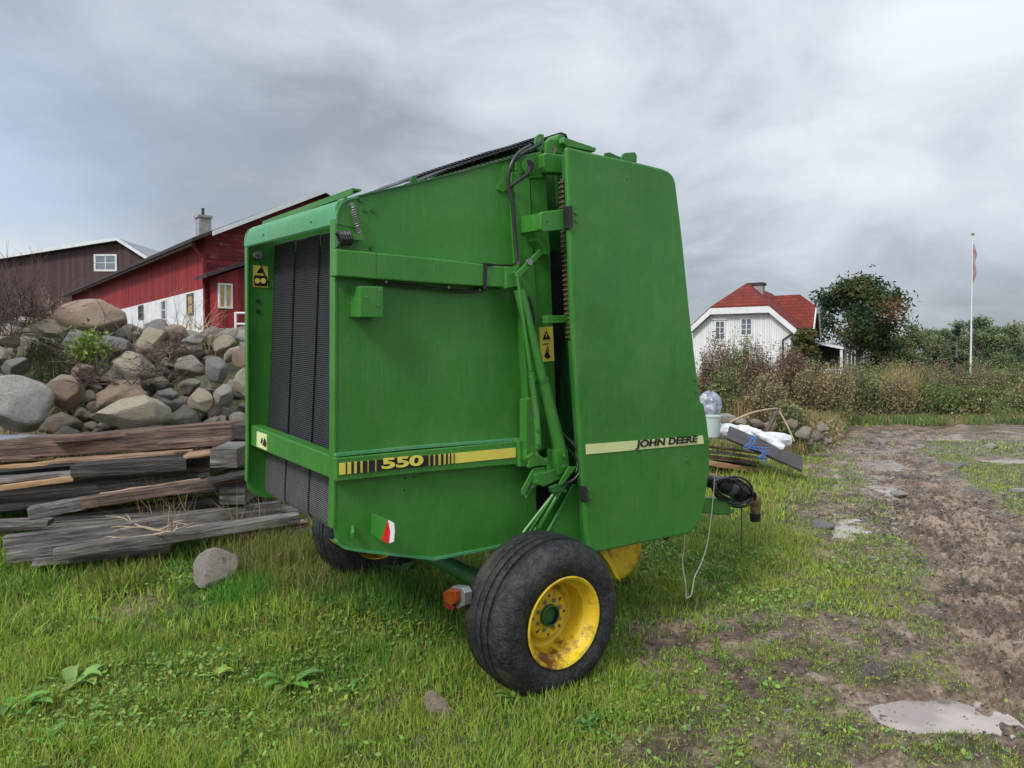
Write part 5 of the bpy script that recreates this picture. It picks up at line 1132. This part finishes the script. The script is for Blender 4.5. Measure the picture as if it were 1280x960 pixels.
# ------------------------------------------------------------------ white house
def rooftiles():
    m, nt, b = nm('red roof tiles'); v = coords(nt); br = N(nt, 'ShaderNodeTexBrick'); n = noise(nt, 1.5, 6, .7, v)
    cbx = N(nt, 'ShaderNodeCombineXYZ'); s_ = N(nt, 'ShaderNodeSeparateXYZ'); nt.links.new(v, s_.inputs[0])
    nt.links.new(mth(nt, 'ADD', s_.outputs[0], s_.outputs[1]), cbx.inputs[0]); nt.links.new(s_.outputs[2], cbx.inputs[1]); nt.links.new(cbx.outputs[0], br.inputs['Vector'])
    br.inputs['Scale'].default_value = 1; br.inputs['Brick Width'].default_value = .6; br.inputs['Row Height'].default_value = .26; br.inputs['Mortar Size'].default_value = .03
    br.inputs['Color1'].default_value = (.21, .045, .026, 1); br.inputs['Color2'].default_value = (.13, .028, .018, 1); br.inputs['Mortar'].default_value = (.10, .02, .02, 1)
    col = mixc(nt, mth(nt, 'MULTIPLY', n.outputs[0], .4), br.outputs[0], (.20, .05, .045)); nt.links.new(col, b.inputs['Base Color']); b.inputs['Roughness'].default_value = .9; b.inputs['Specular IOR Level'].default_value = .15; bump(nt, b, br.outputs['Fac'], .5, .03); return m
M['tiles'] = rooftiles(); M['whiteboard'] = boards('white board cladding', (.66, .66, .64), (.76, .76, .74), .16, 'X', gap=.05)
hz = math.atan2(-.5, .865); ho = at(988, 455, 52); ho.z = 0.3
hs = empty('white_house', ho, 'white wooden house with a red half hipped tile roof and a veranda on its right', 'house', rot=(0, 0, hz))
HM = Matrix.Translation(ho) @ Matrix.Rotation(hz, 4, 'Z'); HI = HM.inverted(); HC = HI @ Vector((0, 0, CAMZ)); HR = HI.to_3x3()
def hy(px, py, y=0): d = HR @ ray(px, py); return HC+d*((y-HC.y)/d.y)
def hx(px, py, x=0): d = HR @ ray(px, py); return HC+d*((x-HC.x)/d.x)
Wd = 6.9; ev = hy(986, 412).z; hb_ = hy(950, 384).z; rg = hy(925, 357, 1.6).z+.05; cxh = -Wd/2
hw = (rg-hb_)/(rg-ev)*(Wd/2+.45)
Lh = 11
part(MB().prism([(-Wd, 0, -1), (0, 0, -1), (0, 0, ev), (cxh+hw-.35, 0, hb_-.1), (cxh-hw+.35, 0, hb_-.1), (-Wd, 0, ev)], (0, Lh, 0)), 'wall', 'whiteboard', hs)
o_ = .45; t_ = .14
part(MB().prism([(cxh, 1.9, rg), (o_, -.4, ev), (cxh+hw, -.4, hb_)][:0] or [(cxh, 1.9, rg), (cxh+hw, -.4, hb_), (o_, -.4, ev-.02), (o_, Lh+.4, ev-.02), (cxh, Lh+.4, rg)], (0, 0, t_)), 'roof_slope', 'tiles', hs)
part(MB().prism([(cxh, 1.9, rg), (cxh-hw, -.4, hb_), (-Wd-o_, -.4, ev-.02), (-Wd-o_, Lh+.4, ev-.02), (cxh, Lh+.4, rg)], (0, 0, t_)), 'roof_slope', 'tiles', hs)
part(MB().prism([(cxh, 1.9, rg+.01), (cxh-hw, -.42, hb_+.01), (cxh+hw, -.42, hb_+.01)], (0, 0, t_)), 'roof_hip', 'tiles', hs)
mb = MB()
def fas(a, b, y0=-.50, y1=-.40, h=.45): mb.hexa([(a[0], y0, a[1]-h), (b[0], y0, b[1]-h), (b[0], y1, b[1]-h), (a[0], y1, a[1]-h), (a[0], y0, a[1]), (b[0], y0, b[1]), (b[0], y1, b[1]), (a[0], y1, a[1])])
fas((cxh-hw, hb_+.02), (cxh+hw, hb_+.02)); fas((cxh+hw, hb_+.02), (o_, ev)); fas((cxh-hw, hb_+.02), (-Wd-o_, ev)); part(mb, 'fascia', 'white', hs)
part(MB().box((o_-.02, -.4, ev-.16), (o_+.1, Lh+.4, ev-.02)), 'gutter', 'blackp', hs)
ca = hy(946, 368, 3.5); part(MB().box((ca.x-.5, 3.1, rg-1.4), (ca.x+.5, 3.9, hy(946, 357, 3.5).z)), 'chimney', 'concrete', hs); part(MB().box((ca.x-.6, 3.0, hy(946, 357, 3.5).z), (ca.x+.6, 4.0, hy(946, 354, 3.5).z)), 'chimney_cap', 'darktrim', hs)
for px0, px1, py0, py1 in ((895, 905, 402, 424), (927, 939, 399, 418)):
    a, b = hy(px0, py1), hy(px1, py0); window(hs, a.x, b.x, a.z, b.z, 0, 'white', 'glass', .12, (1, 2)); part(MB().box((a.x-.25, -.12, b.z+.12), (b.x+.25, -.0, b.z+.24)), 'window_head', 'white', hs)
part(MB().tube([(.1, -.1, ev-.3), (-.5, -.1, ev-.7), (-.5, -.1, -.5)], .06, 8), 'downpipe', 'darktrim', hs)
# cross gable
g0, g1 = 5.2, 9.2; gm_ = (g0+g1)/2; gz = rg-.55; gf = .25
part(MB().prism([(gf, g0+.3, -1), (gf, g1-.3, -1), (gf, g1-.3, ev-.1), (gf, gm_+.68, gz-1.12), (gf, gm_-.68, gz-1.12), (gf, g0+.3, ev-.1)], (-1.2, 0, 0)), 'cross_gable_wall', 'white', hs)
for s_, yy_ in ((-1, g0), (1, g1)): part(MB().prism([(cxh, gm_, gz), (gf+.1-.9, gm_, gz), (gf+.45, gm_+s_*.75, gz-1.05), (gf+.45, yy_, ev-.05), (-.2, yy_, ev-.05)], (0, 0, t_)), 'dormer_roof', 'tiles', hs)
part(MB().prism([(gf-.8, gm_, gz+.01), (gf+.46, gm_-.75, gz-1.05), (gf+.46, gm_+.75, gz-1.05)], (0, 0, t_)), 'dormer_hip', 'tiles', hs)
mb = MB()
for a, b in (((g0, ev-.05), (gm_-.75, gz-1.0)), ((gm_-.75, gz-1.0), (gm_+.75, gz-1.0)), ((gm_+.75, gz-1.0), (g1, ev-.05))): mb.hexa([(gf+.44, a[0], a[1]-.4), (gf+.54, a[0], a[1]-.4), (gf+.54, b[0], b[1]-.4), (gf+.44, b[0], b[1]-.4), (gf+.44, a[0], a[1]), (gf+.54, a[0], a[1]), (gf+.54, b[0], b[1]), (gf+.44, b[0], b[1])])
part(mb, 'fascia', 'white', hs); window(hs, gm_-.5, gm_+.5, ev-.9, ev+.3, gf, 'white', 'glass', .1, (1, 1), 'Y', 1)
# veranda
vr = part(MB().hexa([(0, 9.3, 3.0), (2.4, 9.3, 2.45), (2.4, 34, 2.45), (0, 34, 3.0), (0, 9.3, 3.2), (2.4, 9.3, 2.65), (2.4, 34, 2.65), (0, 34, 3.2)]), 'veranda_roof', 'white', hs)
part(MB().hexa([(0, 9.5, 3.21), (2.3, 9.5, 2.68), (2.3, 33.8, 2.68), (0, 33.8, 3.21), (0, 9.5, 3.25), (2.3, 9.5, 2.72), (2.3, 33.8, 2.72), (0, 33.8, 3.25)]), 'veranda_roofing', 'metalroof', hs)
for y_ in np.linspace(9.5, 33.6, 9): part(MB().box((2.15, y_-.1, .0), (2.35, y_+.1, 2.45)), 'post', 'white', hs)
part(MB().box((2.18, 9.5, .75), (2.32, 33.6, .85)), 'railing', 'white', hs)
mb = MB(); 
for k in range(15): mb.box((.2+k*.13, 9.45, .1), (.28+k*.13, 9.5, .85))
mb.box((.1, 9.42, .8), (2.3, 9.52, .92)); part(mb, 'railing', 'white', hs)
part(MB().box((-.5, 9.6, -1), (0, 33.8, 3.0)), 'rear_wall', 'darktrim', hs)
a_ = hx(1043, 430, 1.0)
# flagpole
fp = at(1213.5, 449, 50); gz0 = float(ground_h(fp.x, fp.y)); tz = at(1211.5, 294, 50).z
fpo = empty('flagpole', (fp.x, fp.y, gz0), 'tall white flagpole with a furled pennant standing right of the house', 'flagpole')
part(MB().tube([(0, 0, 0), (0, 0, tz-gz0)], [.07, .026], 12), 'pole', 'white', fpo, smooth=True)
part(MB().lathe([(0, -.02), (.08, .02), (.10, .08), (.06, .15), (0, .17)], (0, 0, tz-gz0), (0, 0, 1), 14), 'finial', 'brass', fpo, smooth=True)
M['pennant'] = simple('faded red and white pennant', (.30, .10, .10), (.45, .38, .38), 2, .8)
part(MB().tube([(.08, 0, tz-gz0-.6), (.16, 0, tz-gz0-1.3), (.10, 0, tz-gz0-1.8), (.17, 0, tz-gz0-2.5), (.08, 0, tz-gz0-3.2)], [.03, .13, .07, .10, .03], 8), 'furled_pennant', 'pennant', fpo, smooth=True)
# ------------------------------------------------------------------ trees
def tree(name, px, pyb, pyt, Yd, wpx, n, cols, label, leaf=.16, group=None, lobes=26, accent=None, slim=False, cat='tree', dens=1):
    p = at(px, pyb, Yd); z0 = float(ground_h(p.x, p.y)); H = at(px, pyt, Yd).z-z0; Rw = wpx/F*Yd/2
    t = empty(name, (p.x, p.y, z0), label, cat, group)
    rs = np.random.default_rng(int(px*13+pyt)); cent = []
    mb = MB(); mb.tube([(0, 0, -.2), (Rw*.03, 0, H*.3), (-Rw*.03, 0, H*.62), (0, 0, H*.9)], [H*.028, H*.022, H*.012, H*.004], 8)
    C = []; A_ = []
    zc0 = H*(.08 if slim else (.30 if cat == 'tree' and H > 6.5 else .10))
    for i in range(lobes):
        u = rs.uniform(0, 1); th = rs.uniform(0, 2*np.pi)
        zz_ = zc0+(H*.95-zc0)*rs.uniform(0, 1)**.85; f = (zz_-zc0)/(H-zc0)
        prof = (math.sin(math.pi*min(1, f*.78+.20))**.7) if not slim else (1-f)**.6*.95+.08
        rr = Rw*prof*rs.uniform(.25, .92)
        c = np.array([math.cos(th)*rr, math.sin(th)*rr, zz_]); lr = Rw*rs.uniform(.20, .36)*(1.5 if H < 6.5 else 1)*(1.0 if not slim else .9)
        mb.tube([(0, 0, max(.1, zz_*.6-.1*H*f)), tuple(c*np.array([.5, .5, 1])-np.array([0, 0, .08*H])), tuple(c)], [H*.009, H*.006, H*.002], 5)
        k = int(n/lobes*rs.uniform(.6, 1.4)); d = rs.normal(0, 1, (k, 3)); d /= np.linalg.norm(d, axis=1)[:, None]; q_ = c+d*lr*(rs.uniform(.25, 1.15, (k, 1)))*np.array([1.15, 1.15, .75]); C.append(q_)
        base = np.array(cols[rs.integers(0, len(cols))]); 
        if accent and accent[0](c/np.array([Rw, Rw, H])): base = np.array(accent[1])
        A_.append(base[None]*(.65+.7*rs.uniform(0, 1, (k, 1))))
    part(mb, 'trunk', 'bark', t, smooth=True); C = np.concatenate(C); V, T_ = leafcloud(C, leaf, np.concatenate(A_)); leafobj('crown', V, T_, t); return t
tree('maple_tree', 1072, 455, 349, 62, 128, 15000, [(.045, .085, .030), (.060, .105, .034), (.034, .065, .025), (.09, .105, .035)], 'big dark green broadleaf tree with one orange branch beside the house', .17, lobes=60, accent=(lambda c: c[0] > .05 and c[0] < .5 and .55 < c[2] < .74 and c[1] < .25, (.15, .085, .032)))
tree('columnar_shrub', 1006, 452, 409, 40, 36, 7000, [(.10, .105, .025), (.14, .11, .03), (.07, .08, .025)], 'rounded olive yellow conifer shrub in front of the house corner', .10, lobes=46, cat='shrub')
FT = 'young trees along the far field edge'
cols2 = [(.14, .20, .09), (.18, .23, .10), (.12, .16, .09), (.20, .22, .09)]
k = 0
for px, top, w in ((1098, 432, 30), (1118, 420, 34), (1140, 410, 30), (1158, 412, 34), (1178, 416, 28), (1196, 405, 32), (1222, 400, 30), (1240, 412, 34), (1262, 406, 32), (1284, 408, 36), (1305, 404, 40), (1335, 400, 40), (1365, 408, 40), (1398, 402, 44), (1128, 428, 30), (1170, 428, 32), (1210, 424, 30), (1250, 426, 34), (1275, 424, 30)):
    tree('young_tree', px, 466, top-4, 66+(k*7 % 13), w*1.35, 3600, cols2, 'slender grey green young tree in the row at the far field edge', .12, FT, lobes=34, slim=k % 3 != 0); k += 1
tree('young_tree', 1196, 440, 404, 58, 16, 1500, [(.025, .05, .03)], 'dark pointed spruce rising just left of the flagpole', .10, lobes=16, slim=True)
# shrubs and weeds of the verge on the right
def shrub(px, pyb, pyt, Yd, wpx, n, cols, label, leaf=.035, stems=60, group=None, tw='twig_dark', name='shrub', cat='shrub'):
    p = at(px, pyb, Yd); z0 = float(ground_h(p.x, p.y)); H = at(px, pyt-6, Yd).z-z0; Rw = wpx/F*Yd/2; t = empty(name, (p.x, p.y, z0), label, cat, group); mb = MB(); C = []
    for i in range(stems):
        th = random.uniform(0, 6.28); r0 = Rw*.45*math.sqrt(random.random()); r1 = Rw*math.sqrt(random.random()); h = H*random.uniform(.55, 1.03)*(1-.35*(r1/Rw)**2)
        a = Vector((math.cos(th)*r0, math.sin(th)*r0, -.05)); b = Vector((math.cos(th)*r1, math.sin(th)*r1, h)); m_ = a.lerp(b, .5)+Vector((random.uniform(-.1, .1), random.uniform(-.1, .1), .05*h))
        mb.tube([a, m_, b], [.010, .007, .002], 4, cap=False); k = int(n/stems); s_ = rng.uniform(.25, 1, (k, 1)); q_ = np.array(a)*(1-s_)+np.array(b)*s_+rng.normal(0, .05+.035*Rw, (k, 3)); C.append(q_)
        for j in range(3):
            q = m_.lerp(b, random.uniform(0, .8)); mb.tube([q, q+Vector((random.uniform(-.2, .2), random.uniform(-.2, .2), random.uniform(.1, .35)))], [.005, .001], 3, cap=False)
    part(mb, 'stems', tw, t); C = np.concatenate(C); C[:, 2] = np.maximum(C[:, 2], .02); V, T_ = leafcloud(C, leaf, tints(len(C), cols, .6)); leafobj('foliage', V, T_, t); return t
PUR = [(.16, .095, .075), (.22, .14, .095), (.14, .14, .065), (.30, .22, .13)]; OLI = [(.16, .22, .07), (.21, .25, .08), (.28, .25, .11), (.12, .16, .06)]; BRN = [(.34, .25, .13), (.24, .18, .10), (.40, .32, .17), (.20, .23, .08)]; GRN = [(.11, .22, .05), (.16, .27, .06), (.10, .16, .05)]
for px, b_, t_2, Yd, w_, cl, lb in (
    (893, 500, 415, 18, 46, PUR, 'dark purplish shrub touching the edge of the green shield'), (925, 505, 412, 19, 50, OLI, 'tall olive shrub with feathery top below the house windows'), (950, 505, 425, 17, 50, PUR, 'large dark brown shrub below the middle of the house'),
    (985, 505, 424, 19, 46, PUR, 'purplish brown shrub below the right house corner'), (905, 520, 455, 15.5, 44, OLI, 'low olive shrub right behind the plastic sack'), (1015, 510, 448, 18, 46, BRN, 'brown leafy shrub below the veranda railing'),
    (1045, 512, 452, 19, 46, BRN, 'straw brown shrub in front of the veranda posts'), (1078, 512, 455, 21, 44, OLI, 'greenish weed shrub right of the veranda'), (960, 520, 468, 15, 50, BRN, 'low brown weed shrub behind the arched branch'),
    (1150, 512, 455, 23, 52, PUR, 'wide reddish brown shrub left of the flagpole'), (1185, 515, 448, 24, 52, PUR, 'reddish brown shrub just left of the flagpole foot'), (1225, 515, 450, 24, 54, PUR, 'brown purple shrub right of the flagpole foot'), (1262, 515, 458, 24, 50, OLI, 'olive shrub near the right picture edge'),
    (1170, 522, 478, 21.5, 54, GRN, 'fresh green low shrub at the road edge'), (1215, 522, 482, 21.5, 48, OLI, 'olive low shrub at the road edge right of the fresh green one'), (1290, 520, 470, 22, 60, BRN, 'brown shrub cut off by the right picture edge'), (1120, 515, 470, 21, 44, BRN, 'pale brown shrub beside the straw grass'), (985, 545, 505, 13.5, 40, OLI, 'small olive weed bush right of the white rolls')):
    shrub(px, b_, t_2, Yd, w_, 12000 if px < 1000 else 8000, cl, lb, .030, 110 if px < 1000 else 80)
# tall weeds and straw as one mass
T = []
def tuss(n, x0, x1, y0, y1, cols, h, w, r=.3, m=120):
    for i in range(n): tussock(rng.uniform(x0, x1), rng.uniform(y0, y1), r, m, h, w, cols, T)
for n_, y0, y1, h, w_, cols, xa, xb in ((70, 13.2, 16, .28, .014, OLI+DRY[:1], .27, .40), (150, 16, 19, .50, .018, OLI+BRN+DRY[:2], .25, .43), (260, 19.7, 23, .22, .020, OLI*2+DRY[:1]+GRN, .40, .85), (240, 22.5, 28, .55, .025, BRN+OLI+DRY[:1], .25, .85), (200, 28, 40, .55, .035, OLI+BRN+GRN, .22, .85), (120, 40, 56, .7, .05, OLI+PUR, .4, .9)):
    for i in range(n_): y = rng.uniform(y0, y1); x = rng.uniform(xa, xb)*y; tussock(x, y, .35*(y/18), 110, h, w_, [cols[rng.integers(0, len(cols))]], T)
for px, Yd in ((1128, 21.5), (1118, 22), (1135, 22.5), (920, 15.2), (912, 15.4), (935, 15.6)):
    p = at(px, 500, Yd); tussock(p.x, p.y, .3, 260, 1.5 if px > 1000 else .9, .016, [(.42, .31, .15), (.36, .25, .11)], T)
X_ = [np.concatenate([t[i] for t in T]) for i in range(5)]
blades('tall_weeds', X_[0], X_[1], X_[2], X_[3], X_[4], .28, 'tall mixed weeds and withered grass on the verge below the house', 'weeds')
n = 130000; y = rng.uniform(14, 38, n); x = y*rng.uniform(.24, .88, n); yr = y+(fbm(x*.35, y*.3, 3, 23)-.5)*3.0; ok = ~((yr < 20.1) & (x > 6.2+(y-14)*.5)); x, y = x[ok], y[ok]; hgt = sm(14, 24, y)*.75+.2; hgt = hgt*sm(.25, .75, fbm(x*.8, y*.8, 3, 5))*1.7+.1
C = np.stack([x, y, ground_h(x, y)+hgt*rng.uniform(.05, 1, len(x))], 1); tt = fbm(x*.5, y*.5, 2, 8)
pal = np.where((tt > .55)[:, None], tints(len(x), OLI+GRN, .6), tints(len(x), BRN+PUR, .6)); V, T_ = leafcloud(C, .038, pal); o = leafobj('weed_foliage', V, T_); tag(o, 'low brown and green leafy undergrowth covering the verge on the right', 'undergrowth', None, 'stuff')
# undergrowth behind the barn crest on the left and bushy weed
n = 5000; x = rng.uniform(-5.9, -4.9, n); y = rng.uniform(8.2, 9.3, n); C = np.stack([x, y, base_h(x, y)+.1+.35*rng.uniform(0, 1, n)*fbm(x*3, y*3, 2, 8)*1.5], 1); V, T_ = leafcloud(C, .022, tints(n, [(.06, .10, .035), (.10, .14, .05), (.05, .075, .03)], .6)); o = leafobj('bank_weed', V, T_); tag(o, 'grey green weed bush hanging over the left part of the stone bank', 'weed')
n = 900; c_ = at(112, 437, 8.1); C = np.array(c_)[None]+rng.normal(0, .10, (n, 3)); V, T_ = leafcloud(C, .03, tints(n, [(.16, .24, .04), (.22, .28, .06)], .5)); o = leafobj('bank_weed', V, T_); tag(o, 'small bright yellow green leafy plant in front of the grey bank boulders', 'weed')
# birds
for i, (px, py) in enumerate(((1088, 333.5), (1093.5, 332.5))):
    p = at(px, py, 60); t = MB(); t.tube([(-.16, 0, 0), (-.06, 0, .01), (.06, 0, .0), (.2, 0, -.01)], [.01, .05, .045, .01], 8)
    t.hexa([(-.06, 0, .02), (.06, 0, .02), (.0, .32, .14), (-.06, .32, .14), (-.06, 0, .035), (.06, 0, .035), (.0, .32, .15), (-.06, .32, .15)]); t.hexa([(-.06, 0, .02), (.06, 0, .02), (.0, -.32, .14), (-.06, -.32, .14), (-.06, 0, .035), (.06, 0, .035), (.0, -.32, .15), (-.06, -.32, .15)])
    o = t.build('bird', 'blackp'); o.location = p; o.rotation_euler = (0, 0, .5+i); tag(o, ('left' if i == 0 else 'right')+' of the two tiny birds flying above the dark tree', 'bird')
